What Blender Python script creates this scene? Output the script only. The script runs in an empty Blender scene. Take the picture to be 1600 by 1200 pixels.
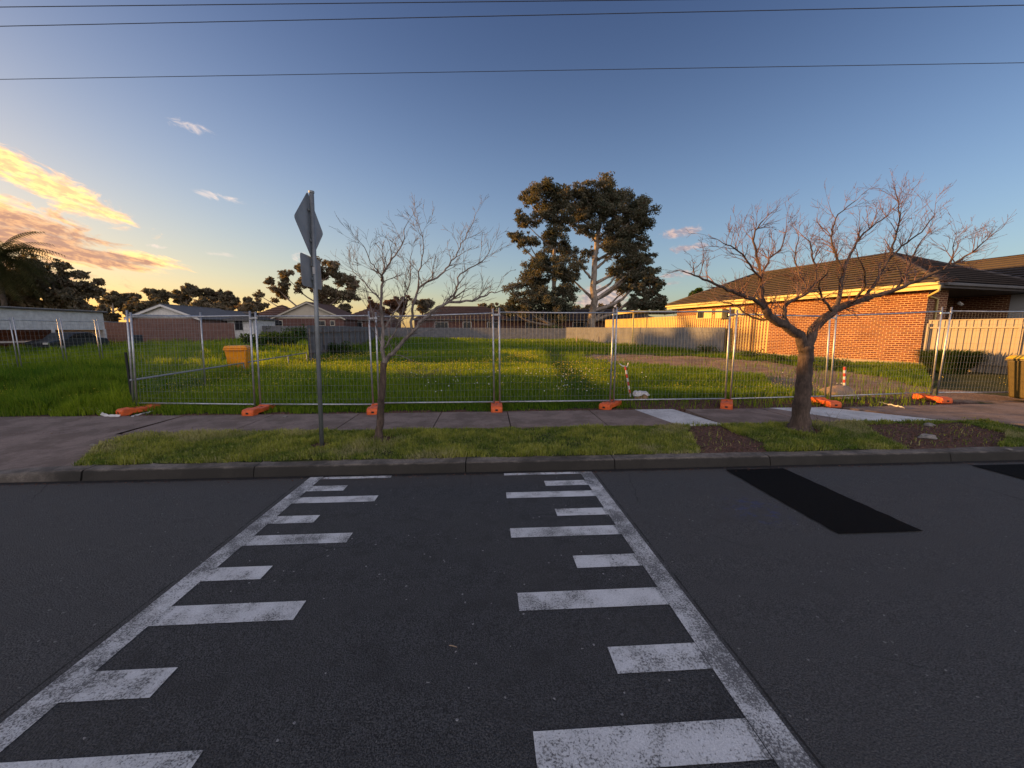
import bpy, bmesh, math, random
import numpy as np
from mathutils import Vector, Matrix, noise as mnoise
R = math.radians
random.seed(7)
rng = np.random.default_rng(11)
sc = bpy.context.scene
COL = sc.collection

# ------------------------------------------------------------ camera
CAMH = 1.63; YAW = R(3.5); PITCH = R(8)
cd = bpy.data.cameras.new('camera'); cam = bpy.data.objects.new('camera', cd); COL.objects.link(cam)
cam.location = (0, 0, CAMH); cam.rotation_euler = (R(90) - PITCH, 0, -YAW)
cd.sensor_width = 36; cd.lens = 13.5; cd.clip_end = 5000; cd.clip_start = .05
sc.camera = cam
# ------------------------------------------------------------ light
SUN_AZ = R(-75)     # from +Y, positive to +X
SUN_EL = R(8)
sdir = Vector((math.sin(SUN_AZ) * math.cos(SUN_EL), math.cos(SUN_AZ) * math.cos(SUN_EL), math.sin(SUN_EL)))
sl = bpy.data.lights.new('sun', 'SUN'); sun = bpy.data.objects.new('sun', sl); COL.objects.link(sun)
sl.energy = 4.3; sl.angle = R(0.6); sl.color = (1.0, .50, .13)
sun.rotation_euler = sdir.to_track_quat('Z', 'Y').to_euler()
sc.view_settings.view_transform = 'Standard'; sc.view_settings.look = 'None'
sc.view_settings.exposure = 1.15; sc.view_settings.gamma = 1
sc.cycles.max_bounces = 6
SKY_STR = .15

def ray(u, v):      # direction of a point of the view, in world axes (used to read real distances and bearings)
    x = (u - 800) / 600.; y = -(v - 600) / 600.
    f = math.cos(PITCH) + y * math.sin(PITCH); up = -math.sin(PITCH) + y * math.cos(PITCH)
    return x * math.cos(YAW) + f * math.sin(YAW), -x * math.sin(YAW) + f * math.cos(YAW), up
def onz(u, v, z):
    X, Y, Z = ray(u, v); t = (z - CAMH) / Z; return X * t, Y * t
def ony(u, v, y):
    X, Y, Z = ray(u, v); t = y / Y; return X * t, CAMH + Z * t
def azel(u, v):
    X, Y, Z = ray(u, v); return math.degrees(math.atan2(X, Y)), math.degrees(math.atan2(Z, math.hypot(X, Y)))

# ------------------------------------------------------------ node helpers
class NT:
    def __init__(s, nt): s.nt = nt; s.N = nt.nodes; s.L = nt.links
    def n(s, t, **k):
        a = s.N.new(t)
        for q, v in k.items(): setattr(a, q, v)
        return a
    def put(s, sock, v):
        if hasattr(v, 'is_linked') or isinstance(v, bpy.types.NodeSocket): s.L.new(v, sock)
        elif v is not None: sock.default_value = v
    def math(s, op, a, b=None, c=None, clamp=False):
        m = s.n('ShaderNodeMath', operation=op); m.use_clamp = clamp
        s.put(m.inputs[0], a)
        if b is not None: s.put(m.inputs[1], b)
        if c is not None: s.put(m.inputs[2], c)
        return m.outputs[0]
    def ramp(s, fac, a, b, lo=0., hi=1.):
        m = s.n('ShaderNodeMapRange'); m.interpolation_type = 'SMOOTHSTEP'
        s.put(m.inputs[0], fac); m.inputs[1].default_value = a; m.inputs[2].default_value = b
        m.inputs[3].default_value = lo; m.inputs[4].default_value = hi
        return m.outputs[0]
    def mix(s, fac, a, b, mode='MIX'):
        m = s.n('ShaderNodeMix', data_type='RGBA', blend_type=mode)
        s.put(m.inputs[0], fac)
        s.put(m.inputs[6], c4(a)); s.put(m.inputs[7], c4(b)); return m.outputs[2]
    def noise(s, vec, scale, detail=4, rough=.55, dist=0, out=0):
        m = s.n('ShaderNodeTexNoise'); s.L.new(vec, m.inputs['Vector'])
        m.inputs['Scale'].default_value = scale; m.inputs['Detail'].default_value = detail
        m.inputs['Roughness'].default_value = rough; m.inputs['Distortion'].default_value = dist
        return m.outputs[out]
    def coords(s, kind='Object', scale=None, rot=None):
        t = s.n('ShaderNodeTexCoord').outputs[kind]
        if scale is None and rot is None: return t
        m = s.n('ShaderNodeMapping'); s.L.new(t, m.inputs[0])
        if scale: m.inputs['Scale'].default_value = scale
        if rot: m.inputs['Rotation'].default_value = rot
        return m.outputs[0]
def c4(c):
    if isinstance(c, (tuple, list)) and len(c) == 3: return (*c, 1)
    return c
MATS = {}
def material(name, color, rough=.7, metal=0, spec=.5, var=.0, vscale=4., bump=0, bscale=40., var2=None, tex='Object'):
    """plain principled with noise variation of its own colour, and a bump"""
    m = bpy.data.materials.new(name); m.use_nodes = True; t = NT(m.node_tree)
    p = t.N['Principled BSDF']; p.inputs['Roughness'].default_value = rough; p.inputs['Metallic'].default_value = metal
    p.inputs['Specular IOR Level'].default_value = spec
    co = t.coords(tex)
    if var or var2:
        nz = t.ramp(t.noise(co, vscale, 5, .65), .3, .7)
        dark = var2 or tuple(x * (1 - var) for x in color)
        t.L.new(t.mix(nz, dark, color), p.inputs['Base Color'])
    else: p.inputs['Base Color'].default_value = c4(color)
    if bump:
        b = t.n('ShaderNodeBump'); b.inputs['Strength'].default_value = bump; b.inputs['Distance'].default_value = .02
        t.L.new(t.noise(co, bscale, 4, .7), b.inputs['Height']); t.L.new(b.outputs[0], p.inputs['Normal'])
    MATS[name] = m; return m

# ------------------------------------------------------------ world: Nishita sky with clouds by bearing
w = bpy.data.worlds.new('World'); sc.world = w; w.use_nodes = True
t = NT(w.node_tree); bg = t.N['Background']
sky = t.n('ShaderNodeTexSky', sky_type='NISHITA'); sky.sun_disc = False
sky.sun_elevation = SUN_EL; sky.sun_rotation = SUN_AZ; sky.altitude = 0
sky.air_density = 1.0; sky.dust_density = 1.2; sky.ozone_density = 2.5
gen = t.n('ShaderNodeTexCoord').outputs['Generated']
sx = t.n('ShaderNodeSeparateXYZ'); t.L.new(gen, sx.inputs[0]); X, Y, Z = sx.outputs
az = t.math('MULTIPLY', t.math('ARCTAN2', X, Y), 180 / math.pi)
el = t.math('MULTIPLY', t.math('ARCSINE', Z), 180 / math.pi)
cmb = t.n('ShaderNodeCombineXYZ')
t.L.new(t.math('MULTIPLY', az, .30), cmb.inputs[0])
t.L.new(t.math('MULTIPLY', t.math('MULTIPLY_ADD', az, .20, el), .80), cmb.inputs[1])
nz = t.noise(cmb.outputs[0], 1.1, 9, .66, .9)
nzf = t.noise(cmb.outputs[0], 3.2, 6, .6, .3)
# each cloud: pixel-bearing centre, half length deg, half thickness deg, tilt deg (down to the right), weight, kind (0 gold, 1 pale)
CL = [(20, 262, 9, 2.1, 19, 1.0, 0), (90, 300, 8.5, 1.9, 24, 1.0, 0), (150, 335, 4.5, 1.0, 24, .8, 0), (60, 325, 9, .6, 20, .55, 2),
      (10, 348, 9, 2.0, 10, 1.0, 2), (60, 385, 7.0, 1.8, 10, 1.05, 0), (130, 398, 6.5, 1.2, 9, 1.1, 2), (150, 408, 8.5, .75, 7, 1.0, 0), (225, 405, 5.5, 1.1, 5, 1.0, 0),
      (305, 201, 3.2, .8, 8, .62, 1), (340, 307, 3.4, .7, 2, .68, 1), (415, 317, 1.2, .4, 8, .5, 1), (350, 397, 4.5, .5, 0, .6, 1), (250, 386, 2.2, .4, 3, .6, 1),
      (470, 400, 2.4, .9, -22, .7, 1), (1062, 364, 4.0, 1.1, -2, .8, 3), (1075, 387, 3.6, .7, -3, .8, 3), (1055, 430, 3.6, .9, 0, .7, 3), (1052, 442, 3, .6, 0, .6, 3),
      (632, 336, 1.2, .4, 5, .5, 1), (940, 468, 4.5, 2.4, 0, 1.15, 3), (60, 440, 9, 1.0, 4, .55, 0), (30, 372, 8, 1.0, 10, 1.25, 2), (170, 400, 5, .55, 7, 1.2, 2), (-120, 300, 16, 3.5, 18, 1.0, 0), (-150, 400, 18, 3, 8, .9, 2)]
tot = {0: None, 1: None, 2: None, 3: None}
for (u, v, hl, ht, tilt, wt, kd) in CL:
    a0, e0 = azel(u, v); ct, st = math.cos(R(tilt)), math.sin(R(tilt))
    da = t.math('SUBTRACT', az, a0); de = t.math('SUBTRACT', el, e0)
    p = t.math('MULTIPLY_ADD', da, ct / hl, t.math('MULTIPLY', de, -st / hl))
    q = t.math('MULTIPLY_ADD', da, st / ht, t.math('MULTIPLY', de, ct / ht))
    r2 = t.math('ADD', t.math('MULTIPLY', p, p), t.math('MULTIPLY', q, q))
    g = t.math('MULTIPLY', t.math('EXPONENT', t.math('MULTIPLY', r2, -1.1)), wt)
    tot[kd] = g if tot[kd] is None else t.math('MAXIMUM', tot[kd], g)
bwn = t.n('ShaderNodeRGBToBW'); t.L.new(sky.outputs[0], bwn.inputs[0])
soft = t.math('DIVIDE', 1.12, t.math('MULTIPLY_ADD', bwn.outputs[0], .26, 1.0))      # tone compression, dims the brightest part of the sky
sv = t.n('ShaderNodeVectorMath', operation='SCALE'); t.L.new(sky.outputs[0], sv.inputs[0]); t.L.new(soft, sv.inputs['Scale'])
hs = t.n('ShaderNodeHueSaturation'); hs.inputs['Saturation'].default_value = .98; hs.inputs['Hue'].default_value = .508; t.L.new(sv.outputs[0], hs.inputs['Color'])
strm = t.mix(1.0, hs.outputs[0], t.mix(t.ramp(el, 4, 42), (1.05, .97, .95), (.42, .42, .50)), 'MULTIPLY')
glow = t.math('MULTIPLY', t.math('EXPONENT', t.math('DIVIDE', t.math('ABSOLUTE', el), -10.)), t.math('EXPONENT', t.math('MULTIPLY', t.math('POWER', t.math('DIVIDE', t.math('ADD', az, 62), 62), 2), -1)))
skyc = t.mix(glow, strm, t.mix(1.0, strm, (1.5, .98, .42), 'MULTIPLY'))
def cloudmask(g, lo=.42, hi=.75):
    s = t.math('MULTIPLY_ADD', g, .78, t.math('MULTIPLY', t.math('SUBTRACT', nz, .5), 1.15))
    return t.ramp(s, lo, hi)
SKYMIX = dict(gold=(6.6, 3.6, 1.15), gold2=(4.4, 2.2, .95), dusk=(1.5, .85, .68), pale=(3.4, 2.7, 2.3), mauve=(1.3, 1.05, 1.15), rose=(2.5, 1.75, 1.5))
base = skyc
goldc = t.mix(t.ramp(nzf, .38, .62), SKYMIX['gold2'], SKYMIX['gold'])
base = t.mix(t.math('MULTIPLY', cloudmask(tot[0]), .85), base, goldc)
base = t.mix(t.math('MULTIPLY', cloudmask(tot[2], .38, .7), .85), base, t.mix(t.ramp(nzf, .4, .65), SKYMIX['dusk'], (2.7, 1.45, .85)))
base = t.mix(t.math('MULTIPLY', cloudmask(tot[1], .34, .62), .7), base, SKYMIX['pale'])
base = t.mix(t.math('MULTIPLY', cloudmask(tot[3], .34, .62), .8), base, t.mix(t.ramp(nzf, .42, .6), SKYMIX['mauve'], SKYMIX['rose']))
# broad pale cloud bank added behind the viewer, out of view, as front fill light
back = t.math('MULTIPLY', t.ramp(Y, -.15, -.65), t.ramp(Z, -.02, .08))
base = t.mix(t.math('MULTIPLY', back, t.ramp(nz, .2, .6, .45, .8)), base, (4.4, 4.0, 4.1))
t.L.new(base, bg.inputs[0]); bg.inputs[1].default_value = SKY_STR

# ------------------------------------------------------------ materials
def grass_mat(name, a, b, dry, transl=.45):
    m = bpy.data.materials.new(name); m.use_nodes = True; t = NT(m.node_tree)
    for n in list(t.N): t.N.remove(n)
    out = t.n('ShaderNodeOutputMaterial')
    at = t.n('ShaderNodeAttribute', attribute_name='tint'); s = t.n('ShaderNodeSeparateColor'); t.L.new(at.outputs[0], s.inputs[0])
    c = t.mix(s.outputs[0], a, b); c = t.mix(s.outputs[1], c, dry)
    d = t.n('ShaderNodeBsdfDiffuse'); tr = t.n('ShaderNodeBsdfTranslucent'); t.L.new(c, d.inputs[0])
    t.L.new(t.mix(1., c, (1.3, 1.25, .6), 'MULTIPLY'), tr.inputs[0])
    mx = t.n('ShaderNodeMixShader'); mx.inputs[0].default_value = transl
    t.L.new(d.outputs[0], mx.inputs[1]); t.L.new(tr.outputs[0], mx.inputs[2]); t.L.new(mx.outputs[0], out.inputs[0])
    return m
GRASS = grass_mat('grass_blades', (.065, .15, .02), (.34, .42, .035), (.30, .26, .10), .5)
VERGE = grass_mat('verge_grass', (.11, .17, .03), (.36, .37, .07), (.46, .40, .24), .35)
def leaf_mat(name, a, b, transl=.3): return grass_mat(name, a, b, (.1, .05, .03), transl)
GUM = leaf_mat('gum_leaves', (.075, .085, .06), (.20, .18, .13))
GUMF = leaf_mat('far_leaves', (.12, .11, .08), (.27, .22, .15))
RUSTL = leaf_mat('rusty_leaves', (.10, .06, .04), (.22, .12, .08))
PALM = leaf_mat('palm_fronds', (.035, .045, .02), (.09, .08, .03), .25)
BUSH = leaf_mat('bush_leaves', (.03, .06, .018), (.07, .12, .03))

def bark_mat(name, a, b, scale=9):
    m = bpy.data.materials.new(name); m.use_nodes = True; t = NT(m.node_tree); p = t.N['Principled BSDF']
    co = t.coords('Object', (1, 1, .22))
    f = t.noise(co, scale * 3, 6, .7, .5); g = t.noise(t.coords('Object'), scale * .5, 4, .6)
    c = t.mix(t.ramp(f, .35, .65), a, b); c = t.mix(t.ramp(g, .4, .7), c, tuple(x * .6 for x in a)); t.L.new(c, p.inputs['Base Color'])
    p.inputs['Roughness'].default_value = .9
    bm_ = t.n('ShaderNodeBump'); bm_.inputs['Strength'].default_value = .9; bm_.inputs['Distance'].default_value = .02
    t.L.new(f, bm_.inputs['Height']); t.L.new(bm_.outputs[0], p.inputs['Normal']); return m
BARK = bark_mat('street_tree_bark', (.06, .04, .03), (.14, .095, .072))
BARKL = bark_mat('pale_bark', (.16, .13, .11), (.33, .28, .25))
TWIG = bark_mat('red_twigs', (.16, .08, .058), (.30, .18, .135))
GUMB = bark_mat('gum_bark', (.24, .19, .15), (.42, .36, .3), 2)
DEADW = bark_mat('dead_wood', (.1, .08, .065), (.2, .16, .13))

def asphalt():
    m = bpy.data.materials.new('asphalt'); m.use_nodes = True; t = NT(m.node_tree); p = t.N['Principled BSDF']
    co = t.coords('Object')
    vo = t.n('ShaderNodeTexVoronoi'); t.L.new(co, vo.inputs['Vector']); vo.inputs['Scale'].default_value = 95
    f1 = t.noise(co, 150, 3, .7); big = t.noise(co, .55, 5, .6); mid = t.noise(co, 6, 5, .65)
    g = t.n('ShaderNodeSeparateColor'); t.L.new(vo.outputs['Color'], g.inputs[0])
    c = t.mix(t.ramp(f1, .4, .62), (.012, .012, .013), (.105, .105, .106))
    c = t.mix(t.math('MULTIPLY', t.math('GREATER_THAN', g.outputs[0], .9), .4), c, (.09, .09, .095))
    c = t.mix(t.math('MULTIPLY', t.math('GREATER_THAN', g.outputs[1], .9985), .8), c, (.4, .39, .38))
    c = t.mix(t.math('MULTIPLY', t.ramp(mid, .48, .66), .35), c, (.022, .021, .021))
    c = t.mix(t.math('MULTIPLY', t.ramp(big, .42, .66), .4), c, (.062, .06, .058))
    # older greyer surface outside the resurfaced table, dusty near the kerb
    s = t.n('ShaderNodeSeparateXYZ'); t.L.new(co, s.inputs[0])
    wob = t.math('MULTIPLY', t.math('SUBTRACT', big, .5), .05)
    xo = t.math('ADD', s.outputs[0], wob)
    outer = t.math('MAXIMUM', t.math('GREATER_THAN', xo, 1.29), t.math('LESS_THAN', xo, -2.2))
    c = t.mix(t.math('MULTIPLY', outer, .42), c, t.mix(t.ramp(f1, .38, .62), (.04, .039, .038), (.15, .146, .142)))
    edge = t.ramp(t.math('ADD', s.outputs[1], t.math('MULTIPLY', mid, .5)), 4.35, 4.85)
    c = t.mix(t.math('MULTIPLY', edge, .45), c, (.09, .08, .07))
    c = t.mix(t.math('MULTIPLY', t.ramp(t.math('ADD', s.outputs[1], t.math('MULTIPLY', mid, .06)), 4.60, 4.64), .85), c, (.012, .010, .009))  # gutter debris and kerb shadow painted as one dark edge band
    for xj in (-2.235, 1.325):
        jn = t.math('MULTIPLY', t.math('LESS_THAN', t.math('ABSOLUTE', t.math('SUBTRACT', xo, xj)), .006), t.ramp(mid, .35, .5))
        c = t.mix(t.math('MULTIPLY', jn, .8), c, (.008, .008, .008))
    # faint blue survey-spray residue
    dx = t.math('SUBTRACT', s.outputs[0], 2.62); dy = t.math('SUBTRACT', s.outputs[1], 3.45)
    rr = t.math('ADD', t.math('MULTIPLY', t.math('MULTIPLY', dx, dx), 9.), t.math('MULTIPLY', t.math('MULTIPLY', dy, dy), 6))
    blue = t.math('MULTIPLY', t.ramp(rr, 1.1, .1), t.ramp(t.noise(co, 9, 5, .7), .48, .62))
    c = t.mix(t.math('MULTIPLY', blue, .5), c, (.05, .07, .2))
    # a few small cracks and oil drips
    vc = t.n('ShaderNodeTexVoronoi', feature='DISTANCE_TO_EDGE'); vc.inputs['Scale'].default_value = .55
    dist = t.n('ShaderNodeMix', data_type='VECTOR'); 
    dist.inputs[0].default_value = .12; t.L.new(co, dist.inputs[4]); t.L.new(t.noise(co, 2.5, 5, .7, out=1), dist.inputs[5]); t.L.new(dist.outputs[1], vc.inputs['Vector'])
    cr = t.math('MULTIPLY', t.math('LESS_THAN', vc.outputs['Distance'], .0022), t.ramp(t.noise(co, .8, 2), .52, .6))
    c = t.mix(t.math('MULTIPLY', cr, .55), c, (.012, .012, .012))
    t.L.new(c, p.inputs['Base Color']); 
    t.put(p.inputs['Roughness'], t.ramp(f1, .2, .8, .62, .92)); p.inputs['Specular IOR Level'].default_value = .35
    b = t.n('ShaderNodeBump'); b.inputs['Strength'].default_value = 1; b.inputs['Distance'].default_value = .009
    t.L.new(t.math('ADD', t.math('MULTIPLY', vo.outputs['Distance'], -.8), f1), b.inputs['Height']); t.L.new(b.outputs[0], p.inputs['Normal'])
    return m
ASPH = asphalt()
def paint():
    m = bpy.data.materials.new('road_paint'); m.use_nodes = True; t = NT(m.node_tree); p = t.N['Principled BSDF']
    co = t.coords('Object')
    f = t.noise(co, 95, 5, .8); g = t.noise(co, 5, 4, .6); h = t.noise(co, 160, 3, .7)
    s = t.n('ShaderNodeSeparateXYZ'); t.L.new(co, s.inputs[0])
    # the edge lines are worn harder than the teeth
    ln = t.math('MAXIMUM', t.math('LESS_THAN', s.outputs[0], -2.0), t.math('GREATER_THAN', s.outputs[0], 1.12))
    k = t.math('ADD', t.math('MULTIPLY_ADD', f, .75, t.math('MULTIPLY', g, .4)), t.math('MULTIPLY', ln, .055))
    worn = t.ramp(k, .585, .68)
    near = t.mix(t.ramp(h, .3, .7), (.56, .56, .56), (.78, .78, .77))
    near = t.mix(t.ramp(g, .35, .65), near, tuple(x * .8 for x in (.74, .74, .73)))
    c = t.mix(t.math('MULTIPLY', worn, .85), near, (.06, .06, .062))
    t.L.new(c, p.inputs['Base Color']); p.inputs['Roughness'].default_value = .7
    b = t.n('ShaderNodeBump'); b.inputs['Strength'].default_value = .7; b.inputs['Distance'].default_value = .005
    t.L.new(t.math('SUBTRACT', h, worn), b.inputs['Height']); t.L.new(b.outputs[0], p.inputs['Normal'])
    return m
PAINT = paint()
PATCH = material('fresh_asphalt', (.011, .011, .0115), .95, spec=.08, bump=.7, bscale=160, var=.35, vscale=60)
def concrete(name, a, b, joint=None):
    m = bpy.data.materials.new(name); m.use_nodes = True; t = NT(m.node_tree); p = t.N['Principled BSDF']
    co = t.coords('Object'); f = t.noise(co, 90, 4, .7); g = t.noise(co, 1.6, 6, .7); st = t.noise(t.coords('Object', (1, 3, 1)), 5, 6, .75)
    c = t.mix(t.ramp(g, .4, .6), tuple(x * .8 for x in a), b); c = t.mix(t.math('MULTIPLY', t.ramp(f, .4, .62), .5), c, tuple(x * .5 for x in a))
    c = t.mix(t.math('MULTIPLY', t.ramp(st, .52, .68), .45), c, tuple(x * .5 for x in a))
    t.L.new(c, p.inputs['Base Color']); p.inputs['Roughness'].default_value = .88
    bb = t.n('ShaderNodeBump'); bb.inputs['Strength'].default_value = .5; bb.inputs['Distance'].default_value = .006
    t.L.new(t.math('ADD', f, st), bb.inputs['Height']); t.L.new(bb.outputs[0], p.inputs['Normal']); return m
PATH = concrete('path_concrete', (.20, .145, .115), (.28, .21, .175))
PATHN = concrete('new_concrete', (.62, .62, .61), (.70, .70, .69))
KERB = concrete('kerb_concrete', (.13, .11, .09), (.26, .22, .185))
_t = NT(KERB.node_tree); _p = _t.N['Principled BSDF']; _l = _p.inputs['Base Color'].links[0].from_socket     # gutter shadow painted into the face colour, a dark lower band with ragged top
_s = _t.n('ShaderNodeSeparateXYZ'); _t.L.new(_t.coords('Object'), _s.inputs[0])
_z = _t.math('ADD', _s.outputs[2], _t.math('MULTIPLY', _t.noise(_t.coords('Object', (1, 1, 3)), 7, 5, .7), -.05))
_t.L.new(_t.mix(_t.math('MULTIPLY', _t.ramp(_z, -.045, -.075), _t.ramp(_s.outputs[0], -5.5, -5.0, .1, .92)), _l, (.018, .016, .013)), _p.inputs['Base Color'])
def ground_mat():
    m = bpy.data.materials.new('soil'); m.use_nodes = True; t = NT(m.node_tree); p = t.N['Principled BSDF']
    co = t.coords('Object'); f = t.noise(co, 30, 6, .75); g = t.noise(co, 1.2, 6, .65)
    at = t.n('ShaderNodeAttribute', attribute_name='soil'); s = t.n('ShaderNodeSeparateColor'); t.L.new(at.outputs[0], s.inputs[0])
    turf = t.mix(t.ramp(g, .35, .65), (.028, .045, .012), (.06, .07, .022)); turf = t.mix(t.ramp(f, .4, .7), turf, (.05, .045, .025))
    dirt = t.mix(t.ramp(g, .35, .65), (.23, .155, .11), (.35, .255, .19)); dirt = t.mix(t.math('MULTIPLY', t.ramp(f, .45, .65), .6), dirt, (.09, .06, .045))
    mulch = t.mix(t.ramp(f, .35, .65), (.06, .032, .025), (.20, .115, .085))
    c = t.mix(s.outputs[0], turf, dirt); c = t.mix(s.outputs[1], c, mulch)
    t.L.new(c, p.inputs['Base Color']); p.inputs['Roughness'].default_value = .95; p.inputs['Specular IOR Level'].default_value = .2
    b = t.n('ShaderNodeBump'); b.inputs['Strength'].default_value = 1; b.inputs['Distance'].default_value = .04
    t.L.new(f, b.inputs['Height']); t.L.new(b.outputs[0], p.inputs['Normal']); return m
SOIL = ground_mat()
def brick(name, a, b, mortar, plane='xz', sc_=1.0, msize=.012):
    m = bpy.data.materials.new(name); m.use_nodes = True; t = NT(m.node_tree); p = t.N['Principled BSDF']
    s = t.n('ShaderNodeSeparateXYZ'); t.L.new(t.coords('Object'), s.inputs[0]); cm = t.n('ShaderNodeCombineXYZ')
    # run along the wall: x+y covers both wall directions
    t.L.new(t.math('ADD', s.outputs[0], s.outputs[1]), cm.inputs[0]); t.L.new(s.outputs[2], cm.inputs[1])
    bt = t.n('ShaderNodeTexBrick'); t.L.new(cm.outputs[0], bt.inputs['Vector'])
    bt.inputs['Color1'].default_value = c4(a); bt.inputs['Color2'].default_value = c4(b); bt.inputs['Mortar'].default_value = c4(mortar)
    bt.inputs['Scale'].default_value = 1; bt.inputs['Brick Width'].default_value = .24 * sc_; bt.inputs['Row Height'].default_value = .086 * sc_
    bt.inputs['Mortar Size'].default_value = msize * sc_; bt.inputs['Mortar Smooth'].default_value = .1; bt.inputs['Bias'].default_value = -.1
    n_ = t.noise(cm.outputs[0], 1.1, 5, .6)
    c = t.mix(t.math('MULTIPLY', t.ramp(n_, .35, .7), .35), bt.outputs[0], tuple(x * .5 for x in a))
    t.L.new(c, p.inputs['Base Color']); p.inputs['Roughness'].default_value = .9
    bb = t.n('ShaderNodeBump'); bb.invert = True; bb.inputs['Strength'].default_value = .8; bb.inputs['Distance'].default_value = .01
    t.L.new(bt.outputs['Fac'], bb.inputs['Height']); t.L.new(bb.outputs[0], p.inputs['Normal']); return m
BRICK = brick('red_brick', (.19, .055, .02), (.10, .024, .012), (.56, .35, .19), msize=.013)
BRICKF = brick('old_red_brick', (.14, .05, .038), (.10, .035, .028), (.17, .12, .1))
def stripes(name, a, b, step, axis=0, off=0., rough=.5, metal=0, depth=.01, hard=False, sumxy=False, var=.15):
    """sheet with ribs or courses every step metres along a local axis"""
    m = bpy.data.materials.new(name); m.use_nodes = True; t = NT(m.node_tree); p = t.N['Principled BSDF']
    co = t.coords('Object'); s = t.n('ShaderNodeSeparateXYZ'); t.L.new(co, s.inputs[0])
    q = t.math('ADD', s.outputs[0], s.outputs[1]) if sumxy else s.outputs[axis]
    fr = t.math('FRACT', t.math('DIVIDE', t.math('SUBTRACT', q, off), step))
    h = t.ramp(fr, 0.0, .25) if hard else t.math('SINE', t.math('MULTIPLY', fr, 2 * math.pi))
    gap = t.ramp(fr, .12, .36) if hard else t.ramp(h, -1, -.2)
    n_ = t.noise(co, 3.1, 5, .7)
    c = t.mix(gap, b, a); c = t.mix(t.math('MULTIPLY', t.ramp(n_, .35, .7), var * 2), c, b)
    t.L.new(c, p.inputs['Base Color']); p.inputs['Roughness'].default_value = rough; p.inputs['Metallic'].default_value = metal
    bb = t.n('ShaderNodeBump'); bb.inputs['Strength'].default_value = 1; bb.inputs['Distance'].default_value = depth
    t.L.new(h, bb.inputs['Height']); t.L.new(bb.outputs[0], p.inputs['Normal']); return m
TILE = stripes('dark_roof_tile', (.075, .06, .056), (.010, .009, .009), .1359, axis=2, off=3.45, rough=.7, depth=.03, hard=True, var=.1)
TILEB = material('brown_roof_tile', (.13, .07, .05), .8, var=.4, vscale=2, bump=.4, bscale=8)
TILEG = material('grey_roof_tile', (.13, .125, .125), .75, var=.3, vscale=2, bump=.3, bscale=8)
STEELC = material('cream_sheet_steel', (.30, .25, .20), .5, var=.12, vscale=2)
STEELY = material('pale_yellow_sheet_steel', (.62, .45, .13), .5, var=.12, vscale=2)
STEELG = material('grey_sheet', (.22, .225, .235), .75, var=.25, vscale=1.3, bump=.2, bscale=14)
TIMBERG = material('weathered_timber', (.17, .17, .18), .85, var=.35, vscale=2.2, bump=.4, bscale=20)
GALV = material('galvanised_steel', (.55, .56, .58), .42, metal=.75, var=.35, vscale=14)
WIRE = material('galvanised_wire', (.26, .27, .28), .6, metal=.3)
ALU = material('sign_back_aluminium', (.30, .33, .36), .55, metal=.35, var=.2, vscale=5)
POLEG = material('sign_pole_steel', (.26, .28, .29), .5, metal=.45, var=.25, vscale=9)
ORANGE = material('orange_plastic', (.85, .14, .02), .5, var=.35, vscale=12, var2=(.50, .09, .025), bump=.15, bscale=30)
DARK = material('dark_rubber', (.012, .012, .013), .7)
BLACKW = material('dark_glass', (.02, .022, .026), .15)
WHITE = material('white_paint', (.74, .72, .69), .6, var=.25, vscale=3)
CREAM = material('cream_fascia', (.62, .50, .2), .55, var=.1, vscale=3)
BEIGE = material('beige_cladding', (.48, .43, .34), .7, var=.12, vscale=1.5)
PINK = material('faded_pink_cladding', (.19, .10, .08), .8, var=.3, vscale=2)
BINY = material('yellow_bin_plastic', (.95, .33, .0), .45, var=.25, vscale=5)
BINO = material('olive_bin_plastic', (.085, .055, .007), .45, var=.25, vscale=6)
LIDY = material('yellow_lid_plastic', (.70, .45, .04), .45, var=.15, vscale=6)
TAPEW = material('white_tape', (.66, .64, .62), .5, var=.2, vscale=30)
TAPER = material('red_tape', (.55, .05, .04), .5, var=.2, vscale=30)
BAG = material('sandy_sack', (.32, .23, .17), .85, var=.35, vscale=9, bump=.5, bscale=25)
CARD = material('carton', (.42, .25, .14), .85, var=.3, vscale=9)
CARP = material('dark_car_paint', (.03, .035, .04), .3, var=.3, vscale=3)
ROCK = material('pale_rock', (.3, .27, .24), .9, var=.4, vscale=12, bump=.6, bscale=30)
CONCB = material('house_slab_edge', (.40, .33, .26), .9, var=.2, vscale=3)
RENDER = material('pale_grey_render', (.42, .42, .42), .8, var=.1, vscale=2)
TIMB = material('stake_timber', (.45, .32, .2), .8, var=.2, vscale=12)
PETW = material('white_petals', (.75, .75, .68), .8)
PETY = material('yellow_petals', (.8, .62, .05), .8)

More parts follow.
